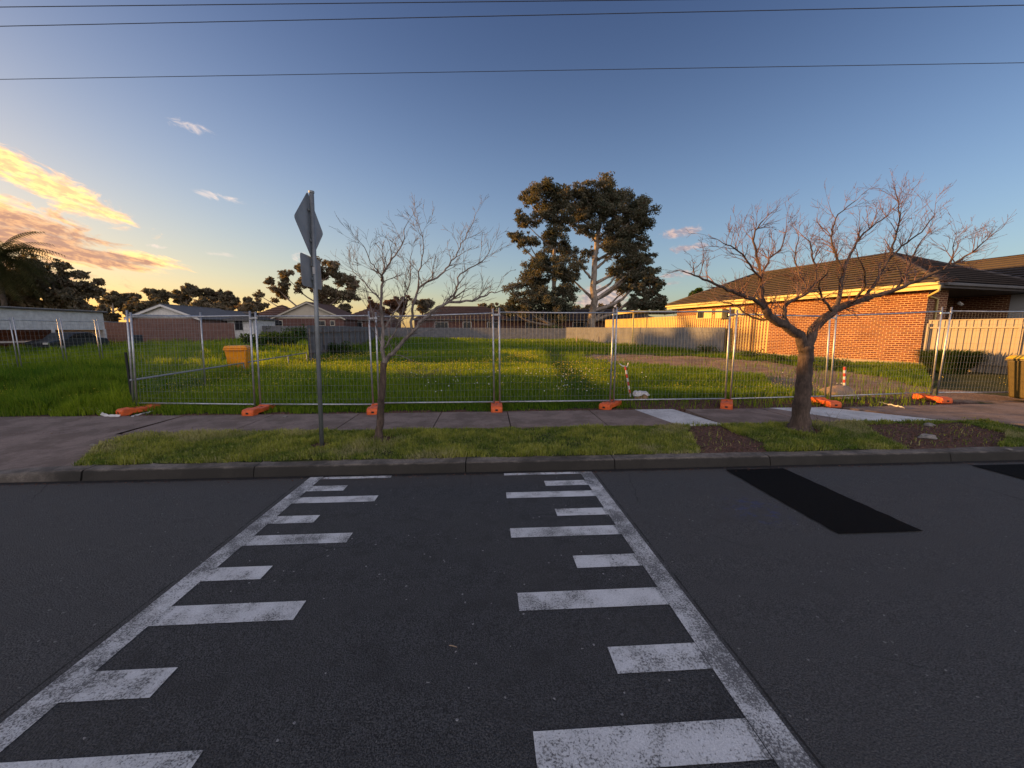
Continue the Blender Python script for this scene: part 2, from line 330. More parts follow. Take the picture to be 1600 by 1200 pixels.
# ------------------------------------------------------------ mesh builder
class MB:
    def __init__(s): s.v = []; s.f = []
    def quad(s, *p):
        i = len(s.v); s.v += [tuple(q) for q in p]; s.f.append(tuple(range(i, i + len(p)))); return s
    def box(s, c, d, rz=0, M=None):
        i = len(s.v); hx, hy, hz = d[0] / 2, d[1] / 2, d[2] / 2
        ca, sa = math.cos(rz), math.sin(rz)
        for x, y, z in [(-1, -1, -1), (1, -1, -1), (1, 1, -1), (-1, 1, -1), (-1, -1, 1), (1, -1, 1), (1, 1, 1), (-1, 1, 1)]:
            px, py, pz = x * hx, y * hy, z * hz
            q = (c[0] + px * ca - py * sa, c[1] + px * sa + py * ca, c[2] + pz)
            s.v.append(tuple(M @ Vector(q)) if M else q)
        s.f += [tuple(i + k for k in q) for q in [(0, 3, 2, 1), (4, 5, 6, 7), (0, 1, 5, 4), (1, 2, 6, 5), (2, 3, 7, 6), (3, 0, 4, 7)]]; return s
    def tube(s, pts, rad, n=8, caps=True, flat=None):
        pts = [Vector(p) for p in pts]
        if not isinstance(rad, (list, tuple)): rad = [rad] * len(pts)
        i0 = len(s.v); up = None
        for k, p in enumerate(pts):
            d = (pts[min(k + 1, len(pts) - 1)] - pts[max(k - 1, 0)]); d = d.normalized() if d.length > 1e-9 else Vector((0, 0, 1))
            if up is None:
                a = Vector((0, 0, 1)) if abs(d.z) < .9 else Vector((1, 0, 0)); up = (a - d * a.dot(d)).normalized()
            else:
                up = up - d * up.dot(d); up = up.normalized() if up.length > 1e-6 else d.orthogonal().normalized()
            side = d.cross(up)
            for q in range(n):
                an = 2 * math.pi * q / n
                s.v.append(tuple(p + (up * math.cos(an) + side * math.sin(an)) * rad[k]))
        for k in range(len(pts) - 1):
            for q in range(n):
                a = i0 + k * n + q; b = i0 + k * n + (q + 1) % n
                s.f.append((a, b, b + n, a + n))
        if caps:
            s.f.append(tuple(i0 + q for q in range(n - 1, -1, -1))); s.f.append(tuple(i0 + (len(pts) - 1) * n + q for q in range(n)))
        return s
    def prism(s, poly, z0, z1, M=None):
        i = len(s.v); n = len(poly)
        vs = [(x, y, z0) for x, y in poly] + [(x, y, z1) for x, y in poly]
        s.v += [tuple(M @ Vector(q)) for q in vs] if M else vs
        s.f.append(tuple(i + k for k in range(n - 1, -1, -1))); s.f.append(tuple(i + n + k for k in range(n)))
        for k in range(n): s.f.append((i + k, i + (k + 1) % n, i + n + (k + 1) % n, i + n + k))
        return s
    def build(s, name, mat, parent=None, smooth=False, bevel=0, sub=0, solid=0):
        me = bpy.data.meshes.new(name); me.from_pydata(s.v, [], s.f); me.update()
        if mat: me.materials.append(mat)
        if smooth: me.polygons.foreach_set('use_smooth', [True] * len(me.polygons))
        o = bpy.data.objects.new(name, me); COL.objects.link(o)
        if parent: o.parent = parent
        if solid: m = o.modifiers.new('t', 'SOLIDIFY'); m.thickness = solid
        if bevel: m = o.modifiers.new('b', 'BEVEL'); m.width = bevel; m.segments = 2; m.limit_method = 'ANGLE'
        if sub: m = o.modifiers.new('s', 'SUBSURF'); m.levels = m.render_levels = sub
        return o
def tag(o, label=None, cat=None, group=None, kind=None):
    if label: o['label'] = label
    if cat: o['category'] = cat
    if group: o['group'] = group
    if kind: o['kind'] = kind
    return o
def empty(name, loc, rz=0, label=None, cat=None, group=None):
    o = bpy.data.objects.new(name, None); COL.objects.link(o); o.location = loc; o.rotation_euler = (0, 0, rz); o.empty_display_size = .2
    return tag(o, label, cat, group)
def copy_tree(o, parent=None):
    c = o.copy(); COL.objects.link(c)
    if parent: c.parent = parent
    for ch in list(o.children): copy_tree(ch, c)
    return c
def big_mesh(name, V, nper, faces, mat, tint, parent=None):
    """V: (N*nper,3); faces: list of index tuples within one element; tint: (N,3)"""
    N = len(V) // nper; me = bpy.data.meshes.new(name)
    loops = []; starts = []; tots = []
    base = (np.arange(N) * nper)[:, None]
    per = np.concatenate([np.array(f) for f in faces]); L = (base + per[None, :]).ravel()
    ft = np.array([len(f) for f in faces]); tt = np.tile(ft, N); st = np.concatenate([[0], np.cumsum(tt)[:-1]])
    me.vertices.add(len(V)); me.vertices.foreach_set('co', V.astype(np.float32).ravel())
    me.loops.add(len(L)); me.loops.foreach_set('vertex_index', L.astype(np.int32))
    me.polygons.add(len(tt)); me.polygons.foreach_set('loop_start', st.astype(np.int32))
    try: me.polygons.foreach_set('loop_total', tt.astype(np.int32))
    except Exception: pass
    me.update(calc_edges=True)
    at = me.color_attributes.new('tint', 'FLOAT_COLOR', 'POINT')
    c = np.ones((N, nper, 4), np.float32); c[:, :, :3] = tint[:, None, :]; at.data.foreach_set('color', c.ravel())
    me.materials.append(mat); o = bpy.data.objects.new(name, me); COL.objects.link(o)
    if parent: o.parent = parent
    return o

# ------------------------------------------------------------ ground height and soil
def vn(x, y, s, seed=0):
    """smooth value noise, numpy, 0..1"""
    x = np.asarray(x, float) * s + seed * 17.3; y = np.asarray(y, float) * s + seed * 9.1
    xi = np.floor(x); yi = np.floor(y); fx = x - xi; fy = y - yi; fx = fx * fx * (3 - 2 * fx); fy = fy * fy * (3 - 2 * fy)
    def h(a, b):
        q = np.sin(a * 127.1 + b * 311.7 + seed * 7.7) * 43758.5453; return q - np.floor(q)
    return (h(xi, yi) * (1 - fx) + h(xi + 1, yi) * fx) * (1 - fy) + (h(xi, yi + 1) * (1 - fx) + h(xi + 1, yi + 1) * fx) * fy
def fbm(x, y, s, seed=0): return vn(x, y, s, seed) * .5 + vn(x, y, s * 2.1, seed + 1) * .3 + vn(x, y, s * 4.3, seed + 2) * .2
def ss(a, b, x): q = np.clip((x - a) / (b - a), 0, 1); return q * q * (3 - 2 * q)
def bound(y): return 17.9 - .235 * (y - 11.7)          # right lot boundary
def inpoly(x, y, P):
    x = np.asarray(x, float); y = np.asarray(y, float); r = np.zeros(x.shape, bool); n = len(P)
    for i in range(n):
        (x1, y1), (x2, y2) = P[i], P[(i + 1) % n]
        if y1 == y2: continue
        c = ((y1 > y) != (y2 > y)) & (x < (x2 - x1) * (y - y1) / (y2 - y1) + x1); r ^= c
    return r
DIRT = [onz(*p, .14) for p in [(905, 557), (960, 552), (1080, 556), (1200, 563), (1330, 580), (1440, 596), (1600, 612), (1600, 621), (1400, 619), (1240, 609), (1190, 592), (1120, 577), (1000, 568), (930, 563)]]
VERGE_POLY = [onz(*p, -.01) for p in [(95, 727), (150, 690), (175, 673), (400, 674), (800, 668), (1080, 663), (1390, 659), (1525, 654), (1585, 668), (1640, 690), (1700, 705)]]
VERGE_POLY = [(x, max(y, 4.87)) for x, y in VERGE_POLY] + [(9.9, 4.87), (-5.0, 4.87)]
BARE = [[onz(*p, 0) for p in [(1075, 665), (1125, 664), (1190, 690), (1200, 711), (1100, 713), (1085, 685)]],
        [onz(*p, 0) for p in [(1345, 662), (1500, 659), (1575, 675), (1560, 700), (1430, 708), (1400, 690)]]]
def height(x, y):
    x = np.asarray(x, float); y = np.asarray(y, float)
    lot = .10 * ss(8.3, 12, y) + .32 * ss(14, 60, y) + (fbm(x, y, .35, 3) - .5) * .16 * ss(8.6, 11, y)
    verge = -.025 + (fbm(x, y, 1.5, 5) - .5) * .03
    z = np.where(y > 7.62, lot - .02 + (fbm(x, y, 2., 6) - .5) * .03, np.where(y > 6.32, -.10, verge))
    drive = (x < -5.0) & (y < 7.7) & ~inpoly(x - .12, y, VERGE_POLY)
    z = np.where(drive & (y > 4.6), -.3, z)
    z = np.where((x > 8.4) & (y < 8.05) & (y > 4.87) & ~inpoly(x, y, VERGE_POLY), -.035, z)
    z = np.where(y < 4.86, -.32, z)
    return z
def dirtmask(x, y):
    k = (fbm(x, y, 1.3, 9) - .5); j = (fbm(x, y, 1.1, 12) - .5)
    d = inpoly(x + k * 1.6, y + j * 1.6, DIRT).astype(float)
    # worn patches mid lot
    d = np.maximum(d, ss(.62, .74, fbm(x, y, .22, 20)) * ss(13, 16, y) * (1 - ss(30, 40, y)) * ss(-6, 0, x) * .8)
    return d
def mulchmask(x, y):
    k = (fbm(x, y, 2.5, 15) - .5) * .9
    m = ((y > 7.5) & (y < 8.75 + k) & (x > 3.0 + k * 2) & (x < 11 + k)).astype(float) * (1 - ss(3.2, 3.4, y * 0))
    m = np.maximum(m, ((y > 7.5) & (y < 7.8 + k * .5)).astype(float))
    for b in BARE: m = np.maximum(m, inpoly(x + k * .35, y + k * .3, b).astype(float))
    for cx, cy, r in [(-2.4, 5.49, .2), (-1.66, 5.74, .22), (5.19, 5.93, .28)]:
        m = np.maximum(m, ((x - cx) ** 2 + (y - cy) ** 2 < (r + k * .2) ** 2).astype(float))
    return m
ys = np.unique(np.round(np.concatenate([[-900, -300, -100, -40, -20, -8], np.arange(-6, 4.8, 1.2), [4.82, 4.855, 4.865], np.arange(4.9, 6.4, .06), [6.3, 6.33, 6.5, 7.0, 7.55, 7.615, 7.63], np.arange(7.7, 12, .12), np.arange(12, 26, .3), np.arange(26, 64, 1.), [66, 72, 80, 100, 140, 220, 400, 900, 1800]]), 3))
xs = np.unique(np.round(np.concatenate([[-1800, -800, -400, -200, -120, -80], np.arange(-60, -14, 1.), np.arange(-14, 20, .14), np.arange(20, 60, 1.2), [80, 120, 200, 400, 800, 1800]]), 3))
GX, GY = np.meshgrid(xs, ys); GZ = height(GX, GY)
me = bpy.data.meshes.new('ground'); nx, ny = len(xs), len(ys)
V = np.stack([GX, GY, GZ], -1).reshape(-1, 3)
ii = (np.arange(ny - 1)[:, None] * nx + np.arange(nx - 1)[None, :]).ravel()
me.vertices.add(len(V)); me.vertices.foreach_set('co', V.astype(np.float32).ravel())
Q = np.stack([ii, ii + 1, ii + nx + 1, ii + nx], -1); me.loops.add(Q.size); me.loops.foreach_set('vertex_index', Q.astype(np.int32).ravel())
me.polygons.add(len(Q)); me.polygons.foreach_set('loop_start', (np.arange(len(Q)) * 4).astype(np.int32)); me.update(calc_edges=True)
at = me.color_attributes.new('soil', 'FLOAT_COLOR', 'POINT')
cc = np.zeros((len(V), 4), np.float32); cc[:, 0] = dirtmask(V[:, 0], V[:, 1]); cc[:, 1] = mulchmask(V[:, 0], V[:, 1]); cc[:, 3] = 1; at.data.foreach_set('color', cc.ravel())
me.polygons.foreach_set('use_smooth', [True] * len(Q)); me.materials.append(SOIL)
ground = bpy.data.objects.new('ground', me); COL.objects.link(ground); tag(ground, kind='structure')
def gz(x, y): return float(height(np.array([x]), np.array([y]))[0])

# ------------------------------------------------------------ road, kerb, path
def rz_(y): return -.15 + .013 * (4.62 - y)
road = MB()
yy = [-7, -3.2, 4.62, 4.75]
for a, b in [(-120, -20), (-20, 20), (20, 120)]:
    for k in range(3):
        z0 = rz_(yy[k]) if yy[k] > -3.3 else rz_(-3.2) - .013 * 3.8; z1 = rz_(yy[k + 1])
        road.quad((a, yy[k], z0), (b, yy[k], z0), (b, yy[k + 1], z1), (a, yy[k + 1], z1))
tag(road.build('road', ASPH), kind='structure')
# markings: two edge lines with alternating long and short teeth
mk = MB(); DZ = .004
def rq(x0, y0, x1, y1, dz=DZ, sk=0.0):
    mk.quad((x0, y0, rz_(y0) + dz), (x1, y0 + sk, rz_(y0) + dz), (x1, y1 + sk, rz_(y1) + dz), (x0, y1, rz_(y1) + dz))
TEETH = [(4.53, 4.60, 1), (4.17, 4.32, 0), (3.86, 4.01, 1), (3.43, 3.58, 0), (3.06, 3.22, 1), (2.60, 2.76, 0), (2.18, 2.35, 1), (1.70, 1.87, 0), (1.27, 1.44, 1), (.82, .98, 0), (.40, .56, 1)]
mk.quad((-2.19, .2, rz_(.2) + DZ), (-2.04, .2, rz_(.2) + DZ), (-2.03, 4.62, rz_(4.62) + DZ), (-2.18, 4.62, rz_(4.62) + DZ))
mk.quad((1.15, .2, rz_(.2) + DZ), (1.30, .2, rz_(.2) + DZ), (1.29, 4.60, rz_(4.6) + DZ), (1.14, 4.60, rz_(4.6) + DZ))
for y0, y1, lg in TEETH:
    rq(-2.037, y0 + .01, -1.20 if lg else -1.63, y1 + .01); rq(.18 if lg else .645, y0, 1.143, y1)
tag(mk.build('road_marking', PAINT), kind='structure')
pm = MB()
for (xa, xb, y0, y1) in [(3.02, 3.80, 2.94, 4.55), (6.36, 7.1, 3.0, 4.5)]:
    n = 16; L = [(xa + random.uniform(-.008, .008), y0 + (y1 - y0) * k / n) for k in range(n + 1)]; Rr = [(xb + random.uniform(-.008, .008), y0 + (y1 - y0) * k / n) for k in range(n + 1)]
    for k in range(n): pm.quad(*[(q[0], q[1], rz_(q[1]) + .008) for q in (L[k], Rr[k], Rr[k + 1], L[k + 1])])
tag(pm.build('asphalt_patch', PATCH), kind='structure')
# kerb segments with joints
def kerb_prof(top=-.03, bot=-.2): return [(4.665, bot), (4.675, -.145), (4.70, top - .02), (4.72, top), (4.89, top + .005), (4.89, bot)]
kb = MB()
js = [-4.85, -2.88, -.30, 1.62, 3.72, 6.3, 8.7, 11.1, 13.5, 16, 40]
for a, b in zip(js[:-1], js[1:]):
    P = kerb_prof(); a += .006; b -= .006; n = max(2, int((b - a) / .3)) if b < 20 else 2
    i0 = len(kb.v)
    for k in range(n + 1):
        x = a + (b - a) * k / n
        for (py, pz) in P: kb.v.append((x, py + random.uniform(-.003, .003), pz + (random.uniform(-.004, .004) if pz > -.1 else 0)))
    m_ = len(P)
    for k in range(n):
        for q in range(m_): kb.f.append((i0 + k * m_ + q, i0 + k * m_ + (q + 1) % m_, i0 + (k + 1) * m_ + (q + 1) % m_, i0 + (k + 1) * m_ + q))
    kb.f.append(tuple(i0 + q for q in range(m_))); kb.f.append(tuple(i0 + n * m_ + q for q in reversed(range(m_))))
# lowered kerb at the driveway on the left: slopes down then runs low
def loft(secs):
    i0 = len(kb.v); m_ = len(secs[0][1])
    for x, P in secs: kb.v += [(x, py, pz) for py, pz in P]
    for k in range(len(secs) - 1):
        for q in range(m_): kb.f.append((i0 + k * m_ + q, i0 + k * m_ + (q + 1) % m_, i0 + (k + 1) * m_ + (q + 1) % m_, i0 + (k + 1) * m_ + q))
    kb.f.append(tuple(i0 + q for q in range(m_))); kb.f.append(tuple(i0 + (len(secs) - 1) * m_ + q for q in reversed(range(m_))))
loft([(-30, kerb_prof(-.115)), (-7, kerb_prof(-.115)), (-6.3, kerb_prof(-.10)), (-5.5, kerb_prof(-.045)), (-4.87, kerb_prof(-.03))])
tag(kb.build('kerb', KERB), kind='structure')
# gutter line: debris and shadow are painted into the asphalt and kerb colours
# footpath slabs
fp = MB()
jx = [-4.2, -2.55, -.95, .37, 2.05, 3.25]
jx2 = [4.08, 5.7]
def slab(b, poly, z=0., th=.1): b.prism(poly, z - th, z)
prev = -5.85
for j in jx: 
    slab(fp, [(prev + .008, 6.32), (j - .008, 6.32), (j - .008, 7.62), (prev + .008, 7.62)], random.uniform(-.004, .003)); prev = j
for j in [5.7, 6.65]:
    a = 4.08 if j == 5.7 else 5.7
    slab(fp, [(a + .008, 6.33), (j - .008, 6.33), (j - .008, 7.62), (a + .008, 7.62)], random.uniform(-.004, .003))
slab(fp, [(8.3, 6.36), (9.0, 6.36), (9.3, 6.1), (9.75, 5.5), (10.6, 4.95), (16, 4.9), (16, 8.0), (7.55, 7.62)], -.002)
slab(fp, [(16.012, 4.9), (60, 4.9), (60, 8), (16.012, 8)], -.002)
tag(fp.build('footpath', PATH, bevel=.006), kind='structure')
np_ = MB()
slab(np_, [(3.26, 6.32), (4.07, 6.32), (3.82, 7.62), (3.0, 7.62)], .004)
slab(np_, [(6.66, 6.33), (8.28, 6.35), (7.5, 7.2), (7.1, 7.62), (5.9, 7.62)][:5], .003)
tag(np_.build('new_footpath_slab', PATHN, bevel=.006), kind='structure')
dv = MB()
dv.quad((-30, 4.90, -.105), (-6.3, 4.90, -.095), (-6.1, 5.7, -.05), (-5.95, 6.32, -.012), (-5.87, 7.62, .0), (-30, 8.1, 0))
dv.quad((-6.3, 4.90, -.095), (-4.9, 4.9, -.045), (-4.9, 6.32, -.045), (-5.95, 6.32, -.012), (-6.1, 5.7, -.05))
tag(dv.build('driveway', PATH), kind='structure')
# nature strip on the opposite side of the road (behind the camera)
tag(MB().box((0, -8.6, -.1), (240, 3.1, .2)).build('opposite_verge', SOIL), kind='structure')

# ------------------------------------------------------------ grass
def blades(name, x, y, h, wd, tint, mat, lean=.35):
    n = len(x); z = height(x, y) - .01
    a = rng.uniform(0, 2 * np.pi, n); l = rng.normal(0, lean, n); la = rng.uniform(0, 2 * np.pi, n)
    dx, dy = np.cos(a) * wd / 2, np.sin(a) * wd / 2; ex, ey = np.cos(la) * l * h, np.sin(la) * l * h
    V = np.empty((n, 5, 3))
    V[:, 0] = np.stack([x - dx, y - dy, z], -1); V[:, 1] = np.stack([x + dx, y + dy, z], -1)
    V[:, 2] = np.stack([x + dx * .8 + ex * .35, y + dy * .8 + ey * .35, z + h * .6], -1); V[:, 3] = np.stack([x - dx * .8 + ex * .35, y - dy * .8 + ey * .35, z + h * .6], -1)
    V[:, 4] = np.stack([x + ex, y + ey, z + h * (1 - .3 * np.minimum(np.abs(l), 1))], -1)
    return big_mesh(name, V.reshape(-1, 3), 5, [(0, 1, 2, 3), (3, 2, 4)], mat, tint)
def scatter(n, x0, x1, y0, y1):
    return rng.uniform(x0, x1, n), rng.uniform(y0, y1, n)
LEFTB = lambda y: -7.1 - .115 * (y - 8.2)     # left lot boundary (pipe rail)
pts = []
for y0, y1, dens in [(7.62, 9.5, 1500), (9.5, 12, 900), (12, 16, 420), (16, 22, 170), (22, 32, 75), (32, 45, 34), (45, 60, 17)]:
    xl, xr = -1.35 * y1 - 2, min(1.32 * y1, 18) + 1
    n = int((xr - xl) * (y1 - y0) * dens); x, y = scatter(n, xl, xr, y0, y1); pts.append((x, y))
x = np.concatenate([p[0] for p in pts]); y = np.concatenate([p[1] for p in pts])
keep = (x > -1.25 * y - 1.5) & (x < bound(y) + .1) & (x < 1.15 * y + 1)
dm = dirtmask(x, y); mm = mulchmask(x, y)
keep &= rng.random(len(x)) > np.maximum(dm * .97, mm * .93)
x, y = x[keep], y[keep]
left = ss(.3, -.6, x - LEFTB(y))
patch = fbm(x, y, .5, 30); patch2 = fbm(x, y, .16, 40)
band = ss(.35, .75, patch2)                         # taller flowering swathes
h = .10 + .16 * patch + .12 * band
trod = ss(.5, .9, 1 - np.abs(x - (2.2 + .12 * (y - 8))) / 1.6) * ss(40, 20, y)   # trodden track up the middle
h *= 1 - .55 * trod
h = h * (1 - left) + left * (.10 + .62 * fbm(x, y, .45, 55) ** 1.3) * (.55 + .9 * vn(x, y, 2.6, 58))
h *= 1 + .5 * ss(3.0, .5, bound(y) - x) * ss(12, 14, y)
h = np.maximum(h, .62 * np.exp(-((x + 7.7) ** 2 + (y - 11.9) ** 2) / 1.1)); h *= .75 + .5 * rng.random(len(x)); h *= .35 + .65 * ss(7.6, 8.4, y)
h *= 1 + .25 * ss(25, 45, y)
wd = .005 + .0009 * y + rng.uniform(0, .002, len(x)) 
c1 = np.clip(.15 + .9 * (patch2 - .3) + .5 * (patch - .5) + rng.normal(0, .18, len(x)) + left * 1.5 * (fbm(x, y, .45, 55) - .5) - .35 * trod, 0, 1)
c2 = np.clip(rng.normal(-.05, .18, len(x)) + .3 * (rng.random(len(x)) > .97) + .25 * trod * rng.random(len(x)), 0, .8)
print('lot blades', len(x))
tag(blades('lot_grass', x, y, h, wd, np.stack([c1, c2, c2 * 0], -1), GRASS), 'long unmown grass and weeds over the vacant lot', 'grass', kind='stuff')
# verge
x, y = scatter(200000, -5.6, 10.5, 4.84, 6.5)
k = (fbm(x, y, 6, 60) - .5) * .14
keep = inpoly(x + k, y + k, VERGE_POLY) & (rng.random(len(x)) > mulchmask(x, y) * .985) & (y > 4.86)
bare = ss(.60, .78, fbm(x, y, 1.1, 70)); keep &= rng.random(len(x)) > bare * .6
x, y = x[keep], y[keep]
pz = fbm(x, y, 2.2, 80); h = (.025 + .085 * pz ** 1.3) * rng.uniform(.5, 1.5, len(x))
h *= 1 + 1.4 * np.exp(-((x + 1.72) ** 2 + (y - 5.75) ** 2) / .08) + 1.2 * np.exp(-((x - 5.4) ** 2 + (y - 5.85) ** 2) / .09)
c1 = np.clip(.05 + 1.7 * (pz - .28) + .9 * (vn(x, y, 9, 66) - .5) + rng.normal(0, .25, len(x)) - .5 * ss(2, 8, x) * .6, 0, 1); c2 = np.clip(rng.normal(.02, .22, len(x)) + .55 * ss(.5, .72, fbm(x, y, 1.3, 90)), 0, .9)
print('verge blades', len(x))
tag(blades('verge_grass', x, y, h, rng.uniform(.006, .013, len(x)), np.stack([c1, c2, c2 * 0], -1), VERGE, .7), 'short patchy green grass on the nature strip by the kerb', 'grass', kind='stuff')
# mulch and soil crumbs, litter of bark chips
def chips(name, x, y, s, mat, flat=.4, zoff=0):
    n = len(x); z = height(x, y) + zoff + s * .2; V = np.empty((n, 4, 3)); 
    d1 = rng.normal(0, 1, (n, 3)); d1[:, 2] *= flat; d2 = rng.normal(0, 1, (n, 3)); d2[:, 2] *= flat
    d1 /= np.linalg.norm(d1, axis=1)[:, None]; d2 /= np.linalg.norm(d2, axis=1)[:, None]; c = np.stack([x, y, z], -1)
    V[:, 0] = c - d1 * s[:, None]; V[:, 1] = c - d2 * s[:, None] * .5; V[:, 2] = c + d1 * s[:, None]; V[:, 3] = c + d2 * s[:, None] * .5
    return big_mesh(name, V.reshape(-1, 3), 4, [(0, 1, 2, 3)], mat, rng.random((n, 3)) * [1, .6, 0])
MULCH = leaf_mat('bark_mulch', (.09, .045, .035), (.30, .17, .125), .0)
x, y = scatter(90000, -8, 12, 4.9, 9.4); kp = (mulchmask(x, y) > .5) & ((y < 6.28) & inpoly(x, y, VERGE_POLY) | (y > 7.63)); x, y = x[kp], y[kp]
tag(chips('bark_mulch', x, y, rng.uniform(.006, .02, len(x)), MULCH), 'reddish brown bark chips and soil beside the footpath', 'mulch', kind='stuff')
def litter(name, x, y, z, s, mat, label):
    n = len(x); d1 = rng.normal(0, 1, (n, 3)); d1[:, 2] *= .12; d2 = rng.normal(0, 1, (n, 3)); d2[:, 2] *= .12
    d1 /= np.linalg.norm(d1, axis=1)[:, None]; d2 /= np.linalg.norm(d2, axis=1)[:, None]; c = np.stack([x, y, z], -1); V = np.empty((n, 4, 3))
    V[:, 0] = c - d1 * s[:, None]; V[:, 1] = c - d2 * s[:, None] * .4; V[:, 2] = c + d1 * s[:, None]; V[:, 3] = c + d2 * s[:, None] * .4
    tag(big_mesh(name, V.reshape(-1, 3), 4, [(0, 1, 2, 3)], mat, rng.random((n, 3)) * [1, .5, 0]), label, 'leaf litter', kind='stuff')
lx = rng.uniform(-9, 11, 1500); e_ = rng.random(1500); ly = np.where(e_ < .45, 6.36 + np.abs(rng.normal(0, .09, 1500)), np.where(e_ < .8, 7.58 - np.abs(rng.normal(0, .10, 1500)), rng.uniform(6.4, 7.6, 1500)))
gx = rng.uniform(-8, 10, 900); gy = 4.60 - np.abs(rng.normal(0, .05, 900))
litter('leaf_litter', np.concatenate([lx, gx]), np.concatenate([ly, gy]), np.concatenate([np.full(1500, .008), rz_(gy) + .008]), rng.uniform(.006, .020, 2400), MULCH, 'dry leaf and soil litter along the footpath edges and gutter')
# flowers
x, y = scatter(14000, -14, 15, 8.4, 22); kp = (fbm(x, y, .16, 40) > .5) & (fbm(x, y, .8, 33) > .42) & (dirtmask(x, y) < .3) & (x < bound(y) - .5); x, y = x[kp], y[kp]
def flowers(name, x, y, h, s, mat, label):
    n = len(x); c = np.stack([x, y, height(x, y) + h], -1); V = np.empty((n, 6, 3)); o = np.array([(1, 0, 0), (-1, 0, 0), (0, 1, 0), (0, -1, 0), (0, 0, 1), (0, 0, -1)])
    V[:] = c[:, None] + o[None] * s[:, None, None]
    ob = big_mesh(name, V.reshape(-1, 3), 6, [(0, 2, 4), (2, 1, 4), (1, 3, 4), (3, 0, 4), (2, 0, 5), (1, 2, 5), (3, 1, 5), (0, 3, 5)], mat, rng.random((n, 3)))
    tag(ob, label, 'flowers', kind='stuff')
flowers('yellow_flowers', x, y, .26 + .12 * rng.random(len(x)), .0045 + .0004 * y, PETY, 'tiny yellow weed flowers among the lot grass')
x, y = scatter(260, -2.2, 9, 8.4, 12.5); kp = fbm(x, y, .6, 35) > .56; x, y = x[kp], y[kp]
flowers('white_flowers', x, y, .24 + .12 * rng.random(len(x)), rng.uniform(.008, .018, len(x)), PETW, 'white dandelion heads dotted through the lot grass')

# ------------------------------------------------------------ temporary fence
def pt(u, v, y): a = ony(u, v, y); return Vector((a[0], y, a[1]))
def panel(b0, t0, b1, t1, label, railgap=.09, step=.075, name='temporary_fence_panel', wirer=.0015, group='temporary mesh fence panels'):
    """b0,t0: foot and top of the left post; b1,t1: of the right one (world points)"""
    e = empty(name, b0, 0, label, 'fence panel', group); o = Vector(b0)
    b0, t0, b1, t1 = [Vector(p) - o for p in (b0, t0, b1, t1)]
    for a, c in ((b0, t0), (b1, t1)): 
        d = (c - a).normalized(); MB().tube([a - d * .04, a + (c - a) * .5, c], .0185, 10).build('post', GALV, e, smooth=True)
    L = lambda p, q, s: p + (q - p) * s
    ht = (t0 - b0).length; st = 1 - railgap / ht
    MB().tube([L(b0, t0, st), L(L(b0, t0, st), L(b1, t1, st), .5) - Vector((0, 0, .006)), L(b1, t1, st)], .016, 8).build('rail', GALV, e, smooth=True)
    MB().tube([b0 + Vector((0, 0, .03)), b1 + Vector((0, 0, .03))], .0165, 8).build('rail', GALV, e, smooth=True)
    m = MB(); n = int((b1 - b0).length / step)
    for k in range(1, n):
        s = k / n; off = Vector((0, .004, 0)); m.tube([L(b0, b1, s) + off, L(L(b0, t0, st), L(b1, t1, st), s) + off], wirer, 4, False)
    nh = 13
    for k in range(1, nh):
        s = st * k / nh; m.tube([L(b0, t0, s), L(b1, t1, s)], wirer * .85, 4, False)
    m.build('wire_mesh', WIRE, e)
    return e
FY = [8.18, 8.03, 7.96, 7.95, 7.94, 8.01, 8.19, 8.48]
PB = [((214, 632), (204, 488)), ((398, 634), (390, 486)), ((583, 634), (576, 486)), ((772, 630), (770, 482)), ((953, 628), (959, 482)), ((1133, 625), (1141, 480)), ((1289, 621), (1297, 488)), ((1455, 615), (1472, 480))]
PA = [None, ((407, 634), (399, 487)), ((592, 632), (587, 488)), ((781, 630), (780, 481)), ((959, 627), (964, 480)), ((1141, 625), (1152, 484)), ((1297, 621), (1307, 487)), ((1464, 615), (1487, 480))]
def wp(i, P): return pt(P[0][0], P[0][1], FY[i]), pt(P[1][0], P[1][1], FY[i])
posn = ['leftmost street-front mesh panel, beside the orange foot at the driveway corner', 'mesh panel directly behind the road sign pole', 'mesh panel between the small bare tree and the middle posts',
        'mesh panel in the middle of the row, right of the upright centre posts', 'mesh panel with the taped stake and wrapped block behind it', 'mesh panel crossed by the trunk of the large bare tree', 'mesh panel in front of the brick side wall with sandy sack behind it']
for i in range(7):
    A_ = PA[i] if i else PB[0]
    b0, t0 = wp(i, A_); b1, t1 = wp(i + 1, PB[i + 1])
    panel(b0, t0, b1, t1, posn[i])
b0, t0 = wp(7, PA[7]); b1 = Vector((b0.x + 2.45, 8.40, b0.z - .01)); t1 = b1 + (t0 - b0)
panel(b0, t0, b1, t1, 'rightmost mesh panel, ending behind the olive wheelie bin')
# return panel going back from the corner post
b0 = pt(209, 632, 8.22); t0 = pt(198, 485, 8.22); b1 = Vector((*onz(321, 608, .14), .14)); t1 = pt(313, 488, b1.y)
panel(b0, t0, b1, t1, 'mesh return panel running back into the lot from the corner post')
st = MB().box((0, 0, .55), (.035, .03, 1.25)); o = st.build('star_picket', DARK); q = onz(207, 637, .02); o.location = (q[0] - .02, q[1] + .04, 0); tag(o, 'dark steel star picket leaning against the corner fence post', 'picket')
